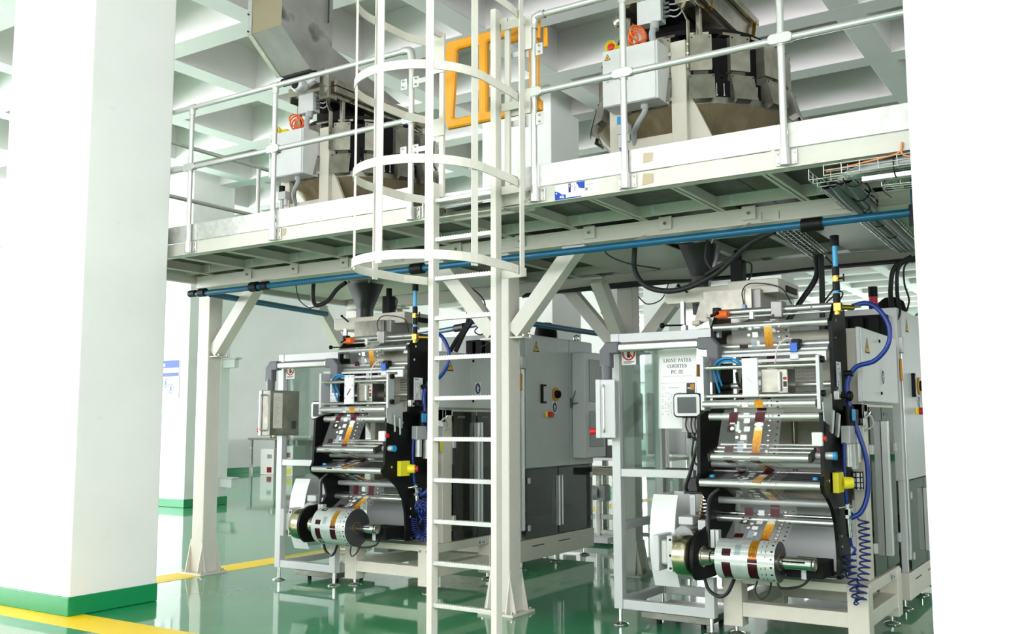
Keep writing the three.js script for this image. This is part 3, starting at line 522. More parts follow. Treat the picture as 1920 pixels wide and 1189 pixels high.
const blueRound = print(128, 160, (c, w, h) => { c.fillStyle = '#f2f4f4'; c.fillRect(0, 0, w, h); c.fillStyle = '#123a5c'; c.beginPath(); c.ellipse(64, 80, 56, 70, 0, 0, 7); c.fill(); c.fillStyle = '#f2f4f4'; c.beginPath(); c.arc(56, 52, 12, 0, 7); c.fill(); c.fillRect(44, 66, 26, 40); c.fillRect(70, 60, 18, 26); c.fillRect(60, 100, 22, 24); });
const noEntry = print(160, 200, (c, w, h) => { c.fillStyle = '#ecebe6'; c.fillRect(0, 0, w, h); c.strokeStyle = '#c23030'; c.lineWidth = 16; c.beginPath(); c.arc(80, 86, 64, 0, 7); c.stroke(); c.fillStyle = '#222'; c.fillRect(62, 50, 34, 80); c.beginPath(); c.moveTo(34, 40); c.lineTo(126, 132); c.stroke(); c.fillStyle = '#444'; c.fillRect(20, 166, 120, 8); c.fillRect(20, 180, 90, 6); });
const schematic = print(120, 260, (c, w, h) => { c.fillStyle = '#e8e9e8'; c.fillRect(0, 0, w, h); c.strokeStyle = '#777'; c.lineWidth = 3; c.strokeRect(24, 60, 70, 120); c.beginPath(); c.arc(60, 90, 20, 0, 7); c.moveTo(30, 210); c.lineTo(90, 130); c.stroke(); c.fillStyle = '#555'; c.fillRect(16, 16, 50, 10); for (let k = 0; k < 8; k++) c.fillRect(30, 195 + k * 7, 55 * hash(k, 2, 8), 3); });
const redWhite = print(64, 96, (c, w, h) => { c.fillStyle = '#e9e9e6'; c.fillRect(0, 0, w, h); c.fillStyle = '#b3241c'; c.fillRect(6, 8, 52, 24); c.fillStyle = '#333'; c.fillRect(6, 44, 52, 44); });
const vents = []; for (let r = 0; r < 9; r++) for (let k = 0; k < 18; k++) vents.push([r, k]);
function filmRibbon(path, x0, x1, period) {
  const pos = [], uv = []; let s = 0;
  for (let i = 0; i + 1 < path.length; i++) {
    const a = path[i], b = path[i + 1], L = Math.hypot(b[0] - a[0], b[1] - a[1]), s2 = s + L;
    const A = [x0, a[1], a[0]], B = [x1, a[1], a[0]], C = [x1, b[1], b[0]], D = [x0, b[1], b[0]];
    pos.push(...A, ...B, ...C, ...A, ...C, ...D); const p = s / period, q = s2 / period; uv.push(0, p, 1, p, 1, q, 0, p, 1, q, 0, q); s = s2;
  }
  const g = new THREE.BufferGeometry(); g.setAttribute('position', new THREE.Float32BufferAttribute(pos, 3)); g.setAttribute('uv', new THREE.Float32BufferAttribute(uv, 2)); g.computeVertexNormals(); return g;
}
function levelFoot(x, z, h = .1) { return [cyl([x, .018, z], [x, h, z], .014, .014, 10), lathe([[0, 0], [.06, 0], [.06, .006], [.05, .014], [.02, .024], [0, .026]], 'y', [x, 0, z], 24)]; }

function packagingMachine(off, idx) {
  OFF = V(...off);
  const second = idx === 2, side = second ? 'right' : 'left';
  const t = thing('packaging_machine', second ? 'vertical packaging machine with black side plates at the right' : 'vertical packaging machine with black side plates behind the ladder', 'machine', [-2.07, 0, -7.2], 'film packaging machines');
  const xl = -2.53, xr = -1.70, B = mat.beige;
  // base frame
  const bf = part(t, 'base_frame', [...[[-2.49, -6.815], [-1.63, -6.815], [-2.49, -7.75], [-1.63, -7.75]].map(([x, z]) => rb(x - .07, x + .07, .065, .41, z - .065, z + .065, .008)),
    ...[-6.815, -7.75].flatMap(z => [rb(-2.43, -1.69, .135, .235, z - .055, z + .055, .006), rb(-2.43, -1.69, .365, .408, z - .055, z + .055, .006)]),
    ...[-2.49, -1.63].flatMap(x => [rb(x - .06, x + .06, .135, .235, -7.7, -6.87, .006), rb(x - .06, x + .06, .345, .408, -7.7, -6.87, .006)])], B);
  part(bf, 'top_plate', rb(-2.55, -1.57, .405, .42, -7.81, -6.76, .003), B);
  for (const [x, z] of [[-2.49, -6.82], [-1.63, -6.82], [-2.49, -7.75], [-1.63, -7.75]]) part(bf, 'leveling_foot', levelFoot(x, z, .08), mat.chrome);
  for (const [x, y] of [[-2.49, .37], [-1.67, .37], [-1.6, .37]]) part(bf, 'bolt', cyl([x, y, -6.75], [x, y, -6.742], .012, .012, 8), mat.steel);
  const ss = part(bf, 'safety_sticker', sheet([-1.565, .355, -7.5], [-1.565, .355, -7.62], [-1.565, .395, -7.62], [-1.565, .395, -7.5]), print(96, 40, (c, w, h) => { c.fillStyle = '#e9e9df'; c.fillRect(0, 0, w, h); c.fillStyle = '#16306e'; c.beginPath(); c.arc(22, 20, 16, 0, 7); c.fill(); c.fillRect(54, 6, 30, 28); c.fillStyle = '#fff'; c.fillRect(19, 10, 6, 20); c.beginPath(); c.moveTo(60, 10); c.lineTo(78, 10); c.lineTo(69, 30); c.fill(); }), { uv: true });
  // body
  const body = part(t, 'body', [rb(-2.5, -1.6, 1.62, 2.15, -7.98, -6.98, .01), rb(-2.5, -1.6, 1.5, 1.63, -7.02, -6.98, .004), rb(-1.68, -1.6, .42, 1.62, -7.12, -6.98, .004), rb(-2.5, -2.44, .42, 1.62, -7.98, -7.02), rb(-2.5, -1.6, 1.56, 1.62, -7.98, -7.02), rb(-1.655, -1.605, .42, 1.62, -7.98, -7.93)], B);
  part(body, 'inner_wall', box(-2.44, -1.66, .43, 1.56, -7.97, -7.95), mat.beige); part(body, 'lower_panel', rb(-2.5, -1.68, .42, .96, -7.02, -6.98, .004), mat.aluMatte); part(body, 'recess_panel', [box(-2.44, -1.68, .96, 1.5, -7.6, -7.59), box(-2.44, -1.68, .955, .96, -7.6, -6.98), box(-2.44, -1.68, 1.5, 1.505, -7.6, -6.98)], mat.beige);
  part(body, 'vent_slot', vents.filter(([r]) => r !== 3).map(([r, k]) => bar([-2.1 + k * .0118, 1.70 + r * .024, -6.9782], [-2.1 + k * .0118 + .008, 1.70 + r * .024 + .017, -6.9782], .0008, .0055, V(0, 0, 1))), mat.black, { stuff: true });
  // electrical box on the side with two doors
  const eb = part(t, 'electrical_box', rb(-1.6, -1.572, 1.63, 2.145, -8.0, -6.86, .004), mat.grey);
  for (const [a, b] of [[-7.36, -6.865], [-7.995, -7.365]]) { const d = part(eb, 'box_door', rb(-1.572, -1.56, 1.635, 2.14, a, b, .003), mat.grey); for (const y of [1.70, 2.08]) part(d, 'door_lock', cyl([-1.56, y, -7.4], [-1.552, y, -7.4], .012, .012, 10), mat.black); }
  part(eb, 'warning_sticker', triangle([-1.5585, 1.97, -7.02], .13, 'x'), warn, { uv: true });
  part(eb, 'sign_sticker', sheet([-1.5585, 1.76, -7.43], [-1.5585, 1.76, -7.53], [-1.5585, 1.88, -7.53], [-1.5585, 1.88, -7.43]), blueRound, { uv: true });
  // glazed side doors under the electrical box
  for (const [a, b] of [[-7.5, -7.13], [-7.92, -7.52]]) { const d = part(t, 'glazed_door', rb(-1.598, -1.59, .43, 1.6, a, b, .002), mat.glassSmoke); each(d, 'door_hinge', [.62, 1.3].map(y => rb(-1.6, -1.57, y - .035, y + .035, b === -7.13 ? b - .02 : a, b === -7.13 ? b + .02 : a + .04)), mat.aluMatte); }
  part(t, 'door_profile', [rb(-1.59, -1.54, .53, 1.5, -7.49, -7.46, .004), rb(-1.59, -1.55, .53, 1.5, -7.56, -7.53, .004), rb(-1.59, -1.575, .53, 1.5, -7.53, -7.49, .002)], mat.alu);
  part(t, 'label_plate', [-7.25, -7.65].map(z => rb(-1.59, -1.586, 1.54, 1.56, z - .06, z + .06)), mat.plastic);
  // mechanisms behind the glass
  part(t, 'conveyor_bed', [rb(-2.4, -1.75, .62, .68, -7.85, -7.2), rb(-2.3, -1.9, .68, .78, -7.8, -7.3), cyl([-2.4, .65, -7.2], [-1.75, .65, -7.2], .04)], mat.dark);
  part(t, 'seal_carriage', [rb(-2.3, -1.8, .95, 1.1, -7.7, -7.4), cyl([-1.85, .43, -7.55], [-1.85, 1.55, -7.55], .02), cyl([-2.25, .43, -7.55], [-2.25, 1.55, -7.55], .02)], mat.steel);
  // black side plates
  const top = [[-6.95, 2.30], [-6.71, 2.30], [-6.60, 2.17], [-6.60, 1.6], [-6.42, 1.575], [-6.30, 1.54], [-6.28, 1.15], [-6.25, 1.10], [-6.27, 1.05], [-6.36, 1.01]];
  const pr = slab('x', [...top, [-6.46, .94], [-6.53, .84], [-6.565, .72], [-6.575, .6], [-6.56, .5], [-6.58, .475], [-6.84, .475], [-6.88, .8], [-6.97, 1.0], [-6.97, 2.1]], xr - .012, xr + .012);
  const lobe = arc(-6.28, .60, .17, 100, -60, 16);
  const pl = slab('x', [...top, [-6.43, .95], [-6.46, .86], [-6.42, .79], ...lobe, [-6.5, .44], [-6.85, .47], [-6.97, 1.0], [-6.97, 2.1]], xl - .012, xl + .012);
  part(t, 'side_plate', pl, mat.black); const sp = part(t, 'side_plate', pr, mat.black);
  part(sp, 'plate_screw', [[-6.7, 2.24], [-6.68, 2.18], [-6.66, 2.06], [-6.66, 1.72], [-6.5, 1.5], [-6.36, 1.12], [-6.62, .75], [-6.62, .68], [-6.64, .5], [-6.72, .5]].map(([z, y]) => cyl([xr + .012, y, z], [xr + .02, y, z], .011, .011, 8)), mat.chrome);
  part(sp, 'schematic_plate', sheet([xr + .0135, 1.70, -6.66], [xr + .0135, 1.70, -6.79], [xr + .0135, 1.90, -6.79], [xr + .0135, 1.90, -6.66]), schematic, { uv: true });
  // top adjusting bars
  const rod = (y, z, r, m = mat.alu, n = 'roller', a = xl + .012, b = xr - .012) => part(t, n, cyl([a, y, z], [b, y, z], r, r, 18), m);
  const tb = rod(2.285, -6.73, .024, mat.alu, 'guide_bar'); rod(2.245, -6.69, .009, mat.alu, 'threaded_rod');
  part(tb, 'bar_slot', [-2.1, -1.85].map(x => rb(x - .008, x + .008, 2.281, 2.287, -6.707, -6.704)), mat.black);
  const cl = part(t, 'guide_clamp', [rb(-2.1, -2.04, 2.22, 2.34, -6.78, -6.66, .012), rb(-2.12, -2.08, 2.24, 2.34, -6.75, -6.66, .008)], mat.stain); part(t, 'guide_clamp', rb(-2.28, -2.25, 2.22, 2.28, -6.72, -6.67, .006), mat.galv);
  const kn = part(t, 'tension_knob', cyl([-2.53, 2.27, -6.68], [-2.44, 2.27, -6.68], .03, .03, 16), mat.orange); part(kn, 'knob_lever', [cyl([-2.56, 2.26, -6.66], [-2.5, 2.28, -6.64], .012, .012), rb(-2.55, -2.5, 2.27, 2.32, -6.72, -6.66)], mat.black);
  // rollers
  rod(2.166, -6.60, .026); rod(2.19, -6.68, .014, mat.chrome); rod(2.025, -6.62, .022); rod(1.986, -6.58, .022); rod(2.09, -6.9, .05, mat.beige);
  // slotted sensor rail
  const rail = part(t, 'sensor_rail', slab('z', [[xl + .0, 1.905], [xr - .02, 1.905], [xr - .02, 1.968], [xl, 1.968]], -6.56, -6.545, [[[xl + .06, 1.925], [xr - .08, 1.925], [xr - .08, 1.948], [xl + .06, 1.948]]]), mat.white);
  const se = part(t, 'photo_sensor', rb(-1.95, -1.89, 1.985, 2.055, -6.6, -6.54, .006), mat.black); part(se, 'sensor_face', rb(-1.955, -1.905, 1.965, 2.03, -6.545, -6.525, .004), mat.bluePlastic); part(se, 'sensor_bracket', rb(-1.96, -1.9, 1.915, 1.955, -6.55, -6.53, .006), mat.white);
  part(se, 'sensor_cable', tube([[-1.93, 2.05, -6.56], [-1.98, 2.06, -6.54], [-2.03, 2.0, -6.5], [-2.05, 1.9, -6.5], [-2.06, 1.86, -6.52]], .005, 24, 6), M('#ded6d0', .5));
  // print head carriage
  const xa = -2.515, xb = -1.725;
  const pc = each(t, 'printer_frame', [slab('x', rrect(-6.42, -6.34, 1.575, 1.93, .008), xb - .01, xb + .012), slab('x', rrect(-6.46, -6.34, 1.575, 1.95, .008), xa - .012, xa + .012)], mat.aluMatte)[0];
  each(pc, 'knob', [1.9, 1.68].map(y => cyl([xb + .012, y, -6.38], [xb + .035, y, -6.38], .022, .022, 14)), mat.black);
  for (const y of [1.868, 1.672]) part(t, 'carriage_rod', cyl([xa, y, -6.38], [xb, y, -6.38], .016, .016, 14), mat.chrome);
  const cp = part(t, 'carriage_plate', rb(-2.235, -2.125, 1.665, 1.925, -6.37, -6.355, .004), mat.white);
  each(cp, 'screw', [[-2.222, 1.83], [-2.138, 1.83], [-2.222, 1.72], [-2.138, 1.72], [-2.22, 1.91], [-2.18, 1.91], [-2.14, 1.91]].map(([x, y]) => cyl([x, y, -6.355], [x, y, -6.351], .008, .008, 8)), mat.chrome);
  part(cp, 'slot', bar([-2.2, second ? 1.79 : 1.745, -6.354], [-2.16, second ? 1.75 : 1.80, -6.354], .008, .003, V(0, 0, 1)), second ? mat.aluMatte : mat.black);
  const ph = part(t, 'print_head', [rb(-2.12, -2.0, 1.69, 1.85, -6.6, -6.4, .004), rb(-2.0, -1.93, 1.68, 1.85, -6.55, -6.38, .01)], mat.plate); part(ph, 'print_head_label', sheet([-1.965, 1.72, -6.3785], [-1.935, 1.72, -6.3785], [-1.935, 1.80, -6.3785], [-1.965, 1.80, -6.3785]), redWhite, { uv: true }); part(ph, 'handle', rb(-1.99, -1.975, 1.7, 1.83, -6.375, -6.35, .005), mat.white);
  part(t, 'air_line', [tube([[-2.45, 1.7, -6.5], [-2.47, 1.86, -6.45], [-2.4, 1.93, -6.42], [-2.3, 1.92, -6.44], [-2.27, 1.86, -6.5]], .008, 26, 6), tube([[-2.44, 1.75, -6.52], [-2.45, 1.86, -6.47], [-2.39, 1.915, -6.44], [-2.31, 1.9, -6.46], [-2.26, 1.8, -6.52]], .007, 26, 6)], mat.cyan);
  rod(1.75, -6.66, .02, mat.alu, 'roller', -2.42, xr); part(t, 'roller_hub', [cyl([-2.5, 1.75, -6.66], [-2.42, 1.75, -6.66], .035, .03)], mat.black);
  part(t, 'cable_loop', [tube([[-2.36, 1.84, -6.6], [-2.33, 1.76, -6.55], [-2.3, 1.72, -6.6], [-2.27, 1.68, -6.6]], .01, 14, 6), tube([[-2.3, 1.84, -6.58], [-2.29, 1.74, -6.52], [-2.25, 1.7, -6.56]], .012, 14, 6)], mat.cable);
  rod(1.617, -6.36, .029, mat.alu, 'roller', xa, xb - .02); rod(1.532, -6.38, .027, mat.alu, 'roller', -2.48, -1.73);
  // grey corner plate and hanging clips on the right
  part(t, 'corner_plate', slab('x', [[-6.28, 1.62], [-6.5, 1.68], [-6.5, 1.45], [-6.3, 1.5]], xr + .013, xr + .02), mat.aluMatte);
  part(t, 'hanging_clip', [new THREE.BoxGeometry(.012, .15, .05).rotateX(.3).rotateY(.6).translate(xr + .05, 1.5, -6.36), new THREE.BoxGeometry(.012, .15, .05).rotateX(.3).rotateY(.6).translate(xr + .075, 1.475, -6.4)], mat.aluMatte);
  const hk = part(t, 'hand_knob', [cyl([xr + .01, 1.665, -6.62], [xr + .09, 1.665, -6.62], .012), lathe([[0, 0], [.03, 0], [.036, .012], [.03, .03], [.014, .034], [.014, 0]], 'x', [xr + .09, 1.665, -6.62], 14)], mat.black); part(hk, 'knob_block', rb(xr + .01, xr + .045, 1.64, 1.7, -6.64, -6.58), mat.galv);
  // dancer rollers
  const dz = [[1.265, -6.24, .024], [1.298, -6.30, .011], [1.322, -6.36, .011], [1.343, -6.42, .011]];
  for (const [y, z, r] of dz) rod(y, z, r, mat.alu, 'dancer_roller', -2.42, -1.77);
  each(t, 'dancer_arm', [bar([-2.43, 1.26, -6.22], [-2.43, 1.35, -6.56], .02, .05), bar([-1.76, 1.26, -6.22], [-1.76, 1.35, -6.56], .02, .05)], mat.dark);
  const dp = part(t, 'dancer_pivot', cyl([-1.75, 1.28, -6.33], [-1.64, 1.28, -6.33], .025, .025, 16), mat.aluMatte); part(dp, 'pivot_cap', cyl([-1.64, 1.28, -6.33], [-1.622, 1.28, -6.33], .027, .027, 16), mat.cyan);
  part(t, 'film_sensor', [rb(-1.76, -1.69, 1.34, 1.43, -6.34, -6.27, .008)], mat.white); part(t, 'sensor_button', cyl([-1.69, 1.39, -6.3], [-1.675, 1.39, -6.3], .02, .02, 12), mat.red); part(t, 'sensor_base', rb(-1.74, -1.69, 1.3, 1.34, -6.36, -6.3), mat.maroon);
  rod(1.207, -6.5, .022, mat.aluMatte);
  // splice table
  const tab = part(t, 'splice_table', [bar([-2.11, 1.098, -6.29], [-2.11, 1.15, -6.53], .80, .012)], mat.blackMatte);
  part(tab, 'table_slat', Array.from({ length: 8 }, (_, i) => bar([-2.5, 1.108 + i * .0062, -6.305 - i * .0285], [-1.73, 1.108 + i * .0062, -6.305 - i * .0285], .006, .004)), mat.dark);
  part(tab, 'clamp_button', [cyl([-2.47, 1.122, -6.37], [-2.47, 1.14, -6.37], .022, .018, 14), cyl([-1.77, 1.122, -6.37], [-1.77, 1.14, -6.37], .02, .016, 14)], mat.cyan);
  rod(1.09, -6.275, .027); rod(1.158, -6.535, .01); rod(.952, -6.62, .024, mat.aluMatte); rod(.831, -6.58, .024); rod(.86, -6.66, .014, mat.chrome);
  // unwind side: motor cover, gear motor, drum, spindle hub
  const mc = part(t, 'motor_cover', [slab('x', [...arc(-7.12, .66, .68, 28, -28, 14), [-6.86, .34], [-6.86, .98]], -2.975, -2.965), slab('z', [[-2.97, .34], [-2.74, .34], [-2.74, .98], [-2.97, .98]], -6.88, -6.875), (() => { const a = arc(-7.12, .66, .68, 28, -28, 14); const o = []; for (let i = 0; i + 1 < a.length; i++) o.push(bar([-2.88, a[i][1], a[i][0]], [-2.88, a[i + 1][1], a[i + 1][0]], .19, .006)); return mergeGeometries(o); })(), slab('z', [[-2.745, .34], [-2.705, .34], [-2.705, .98], [-2.745, .98]], -6.64, -6.63)], mat.white);
  part(mc, 'screw', [[-2.725, .95], [-2.725, .38]].map(([x, y]) => cyl([x, y, -6.63], [x, y, -6.624], .008, .008, 8)), mat.chrome);
  const gm = part(t, 'gear_motor', [rb(-2.84, -2.80, .49, .73, -6.42, -6.2, .004), rb(-2.80, -2.74, .53, .70, -6.4, -6.22, .02), rb(-2.74, -2.70, .49, .73, -6.42, -6.2, .004), cyl([-2.72, .7, -6.45], [-2.72, .78, -6.75], .075, .075, 18), rb(-2.62, -2.56, .74, .82, -6.55, -6.46), rb(-2.76, -2.65, .78, .84, -6.6, -6.45, .01)], mat.aluMatte);
  part(gm, 'bolt', [.515, .6, .705].flatMap(y => [-6.215].map(z => cyl([-2.715, y, z], [-2.715, y, z + .02], .009, .009, 6))), mat.black);
  part(gm, 'cooling_fin', Array.from({ length: 6 }, (_, i) => box(-2.68, -2.58, .64 + i * .022, .646 + i * .022, -6.7, -6.45)), mat.dark);
  part(t, 'brake_drum', [lathe([[0, 0], [.125, 0], [.135, .008], [.135, .12], [0, .12]], 'x', [-2.69, .60, -6.28], 36)], mat.drum);
  part(t, 'spindle_hub', [lathe([[.07, 0], [.07, .012], [.055, .014], [.055, .04], [.05, .042], [.05, .06], [.042, .07], [0, .07]], 'x', [-2.518, .60, -6.28], 28)], mat.steel);
  part(t, 'spindle', [cyl([-2.46, .60, -6.28], [-1.78, .60, -6.28], .04, .04, 24)], mat.chrome);
  part(t, 'spindle_slot', [rb(-1.97, -1.82, .606, .618, -6.243, -6.238)], mat.black); part(t, 'spindle_cap', lathe([[0, .0], [.042, 0], [.042, .02], [.034, .022], [.03, .016], [0, .014]], 'x', [-1.785, .60, -6.28], 24), mat.steel);
  part(t, 'roll_stop', [rb(-2.46, -2.43, .66, .78, -6.33, -6.28, .004), rb(-2.425, -2.40, .66, .78, -6.33, -6.28, .004)], mat.aluMatte);
  part(t, 'guide_chain', Array.from({ length: 9 }, (_, i) => rb(-2.64, -2.57, .80 + i * .024, .818 + i * .024, -6.62 - i * .012, -6.56 - i * .012, .004)), mat.black);
  part(t, 'chain_pin', Array.from({ length: 9 }, (_, i) => cyl([-2.645, .809 + i * .024, -6.57 - i * .012], [-2.645, .809 + i * .024, -6.545 - i * .012], .007, .007, 6)), mat.brass);
  part(t, 'chain_bracket', [rb(-2.78, -2.56, .985, 1.0, -6.8, -6.6), rb(-2.75, -2.68, 1.0, 1.1, -6.75, -6.62)], mat.dark);
  part(t, 'lift_beam', [rb(-1.98, -1.74, .50, .60, -6.62, -6.36, .006), rb(-2.1, -1.74, .49, .5, -6.75, -6.6)], mat.blackMatte); part(t, 'lift_tab', rb(-1.88, -1.845, .49, .58, -6.36, -6.345), mat.aluMatte);
  part(t, 'tray_panel', box(-2.5, -1.73, .47, .476, -6.95, -6.6), mat.aluMatte);
  each(t, 'power_cable', [tube([[-2.42, 1.05, -6.36], [-2.47, 1.0, -6.34], [-2.5, .93, -6.36], [-2.505, .85, -6.36], [-2.49, .75, -6.33], [-2.47, .66, -6.3]], .013, 24, 8), tube([[-2.6, .44, -6.5], [-2.57, .35, -6.5], [-2.49, .31, -6.48], [-2.42, .34, -6.46], [-2.36, .44, -6.44]], .013, 24, 8)], mat.cable);
  each(t, 'power_cable', [tube([[-2.02, .47, -6.3], [-2.0, .43, -6.32], [-1.9, .44, -6.4], [-1.84, .49, -6.4]], .008, 16, 6), tube([[-2.2, .48, -6.5], [-2.22, .38, -6.45], [-2.17, .33, -6.42], [-2.12, .38, -6.44], [-2.12, .47, -6.5]], .006, 24, 6)], mat.cable);
  // film web threaded through the rollers
  const rr = second ? .13 : .16;
  part(t, 'film_web', filmRibbon([[-6.28 - rr * .5, .60 + rr * .87], [-6.55, .845], [-6.6, .85], [-6.606, .93], [-6.6, .965], [-6.3, 1.075], [-6.262, 1.075], [-6.247, 1.1], [-6.27, 1.12], [-6.53, 1.171], [-6.49, 1.185], [-6.23, 1.24], [-6.215, 1.265], [-6.235, 1.292], [-6.345, 1.52], [-6.36, 1.557], [-6.39, 1.557], [-6.4, 1.6], [-6.34, 1.64], [-6.325, 1.62], [-6.34, 1.59], [-6.5, 1.66], [-6.61, 1.75], [-6.64, 1.99], [-6.6, 2.01], [-6.575, 2.15], [-6.585, 2.19], [-6.62, 2.188], [-6.9, 2.142]], -2.38, -1.97, .36), mFilm, { uv: true });
  // air service unit on the right plate
  const au = part(t, 'air_service_unit', [rb(-1.66, -1.6, 1.35, 1.47, -6.78, -6.6, .006), rb(-1.66, -1.6, 1.35, 1.47, -6.98, -6.8, .006)], mat.aluMatte);
  part(au, 'filter_bowl', [cyl([-1.63, 1.2, -6.66], [-1.63, 1.35, -6.66], .03, .03, 14), cyl([-1.63, 1.18, -6.78], [-1.63, 1.35, -6.78], .035, .035, 14), cyl([-1.63, 1.22, -6.9], [-1.63, 1.35, -6.9], .026, .026, 14)], mat.galv);
  part(au, 'filter_cage', [cyl([-1.63, 1.04, -6.88], [-1.63, 1.16, -6.88], .035, .035, 12)], mat.white); part(au, 'cage_bar', [0, 1, 2, 3].map(k => new THREE.TorusGeometry(.037, .004, 6, 16).rotateX(Math.PI / 2).translate(-1.63, 1.05 + k * .035, -6.88)).concat(Array.from({ length: 8 }, (_, k) => cyl([-1.63 + .037 * Math.cos(k * .785), 1.04, -6.88 + .037 * Math.sin(k * .785)], [-1.63 + .037 * Math.cos(k * .785), 1.16, -6.88 + .037 * Math.sin(k * .785)], .004, .004, 6))), mat.black);
  part(au, 'regulator_head', [cyl([-1.63, 1.47, -6.72], [-1.63, 1.6, -6.72], .04, .035, 16), rb(-1.66, -1.6, 1.48, 1.58, -6.86, -6.76)], mat.black); part(au, 'regulator_ring', rb(-1.6, -1.585, 1.5, 1.58, -6.72, -6.66), mat.cyan);
  part(au, 'yellow_tag', rb(-1.6, -1.597, 1.24, 1.36, -6.98, -6.94), mat.estopYellow); part(au, 'gauge_tube', tube([[-1.6, 1.5, -6.92], [-1.55, 1.54, -6.96], [-1.54, 1.47, -7.0], [-1.6, 1.43, -7.0]], .008, 20, 6), mat.cableGrey); part(au, 'valve_cluster', [rb(-1.62, -1.57, 1.46, 1.52, -6.94, -6.88), cyl([-1.6, 1.49, -6.93], [-1.55, 1.56, -6.98], .01)], mat.chrome);
  const ve = part(t, 'emergency_valve', [rb(-1.68, -1.64, 1.04, 1.17, -6.56, -6.43, .004), cyl([-1.64, 1.10, -6.53], [-1.585, 1.10, -6.56], .042, .036, 18)], mat.estopYellow); if (!second) part(ve, 'valve_button', cyl([-1.585, 1.10, -6.56], [-1.565, 1.10, -6.57], .026, .026, 14), mat.red);
  part(t, 'air_gun_valve', [rb(-1.66, -1.63, .86, .96, -6.66, -6.62), cyl([-1.645, .95, -6.64], [-1.645, .74, -6.68], .018, .018, 10), cyl([-1.7, .93, -6.6], [-1.62, .945, -6.64], .008), rb(-1.66, -1.62, .88, .93, -6.7, -6.62)], mat.chrome);
  // blue air hoses
  const bh = thing('air_hose', second ? 'thick blue air hose looping down the right machine\'s cabinet' : 'thick blue air hose looping beside the ladder on the left machine', 'hose', [-1.6, .9, -6.75], 'blue air hoses');
  part(bh, 'hose_tube', tube([[-1.59, 2.28, -6.78], [-1.5, 2.29, -6.75], [-1.42, 2.25, -6.73], [-1.352, 2.13, -6.73], [-1.36, 2.0, -6.72], [-1.45, 1.9, -6.73], [-1.58, 1.86, -6.75], [-1.64, 1.75, -6.75], [-1.63, 1.6, -6.75], [-1.6, 1.48, -6.75], [-1.545, 1.3, -6.75], [-1.53, 1.15, -6.75], [-1.54, 1.0, -6.74], [-1.58, .9, -6.72], [-1.64, .86, -6.7]], .0165, 90, 10), mat.hose);
  part(bh, 'hose_clip', cyl([-1.66, 1.82, -6.75], [-1.6, 1.82, -6.75], .022, .022, 12), mat.black);
  each(bh, 'hose_tube', [tube([[-1.64, 1.36, -6.6], [-1.645, 1.2, -6.6], [-1.645, 1.0, -6.62], [-1.645, .95, -6.64]], .011, 20, 8), tube([[-1.645, .75, -6.68], [-1.64, .68, -6.7], [-1.62, .66, -6.7], [-1.64, .62, -6.7]], .009, 20, 8)], mat.hose);
  const ch = thing('coiled_hose', second ? 'dark blue spiral air hose hanging over the right machine base' : 'dark blue spiral air hose hanging beside the ladder on the left machine', 'hose', [-1.6, .28, -6.7], 'spiral air hoses');
  const coil = []; const spine = second ? new THREE.CatmullRomCurve3([V(-1.56, .86, -6.7), V(-1.56, .6, -6.7), V(-1.585, .42, -6.69), V(-1.6, .32, -6.68), V(-1.625, .4, -6.68), V(-1.645, .5, -6.68), V(-1.65, .63, -6.69)]) : new THREE.CatmullRomCurve3([V(-1.57, .84, -6.7), V(-1.56, .7, -6.7), V(-1.55, .56, -6.7), V(-1.59, .49, -6.7), V(-1.66, .52, -6.7), V(-1.7, .6, -6.68), V(-1.7, .68, -6.68)]);
  const turns = second ? 21 : 28, steps = turns * 12;
  for (let i = 0; i <= steps; i++) { const s = i / steps, p = spine.getPointAt(s), tg = spine.getTangentAt(s), u = V(0, 0, 1), w = V().crossVectors(tg, u).normalize(), r = .034; const a = s * turns * Math.PI * 2; coil.push([p.x + w.x * r * Math.cos(a) + u.x * r * Math.sin(a), p.y + w.y * r * Math.cos(a), p.z + r * Math.sin(a)]); }
  part(ch, 'hose_coil', tube(coil, .006, steps, 6), mat.coil);
  if (!second) part(ch, 'hose_loop', Array.from({ length: 9 }, (_, i) => new THREE.TorusGeometry(.03, .007, 6, 12).rotateY(i * .35).translate(-1.6 + .035 * Math.cos(i * .7), .76 + .035 * Math.sin(i * .7), -6.66)), mat.coil);
  // ---- forming set above, at the left rear
  const fs = thing('forming_set', second ? 'steel forming shoulder assembly at the top of the right machine' : 'steel forming shoulder assembly at the top of the left machine', 'machine part', [-2.75, 2.2, -7.25], 'forming sets on the machines');
  part(fs, 'mount_rail', [rb(-3.16, -2.42, 2.45, 2.56, -7.24, -7.2, .008), rb(-3.14, -2.36, 2.44, 2.46, -7.6, -7.2, .004)], mat.beige);
  part(fs, 'forming_box', [rb(-2.78, -2.34, 2.3, 2.5, -7.5, -7.12, .008), slab('x', [[-7.12, 2.3], [-7.4, 2.3], [-7.3, 2.12], [-7.16, 2.2]], -2.76, -2.36)], mat.stain);
  part(fs, 'cover_box', rb(-2.62, -2.22, 2.47, 2.58, -7.7, -7.18, .008), mat.beige); part(fs, 'cover_handle', rb(-2.219, -2.205, 2.49, 2.54, -7.62, -7.35, .01), mat.black);
  part(fs, 'side_wing', [slab('z', [[-2.85, 2.45], [-2.76, 2.45], [-2.76, 2.3], [-2.9, 2.24], [-2.9, 2.3]], -7.2, -7.19), slab('z', [[-2.78, 2.5], [-2.4, 2.5], [-2.4, 2.28], [-2.58, 2.2], [-2.7, 2.26], [-2.78, 2.36]], -7.09, -7.085)], mat.plate);
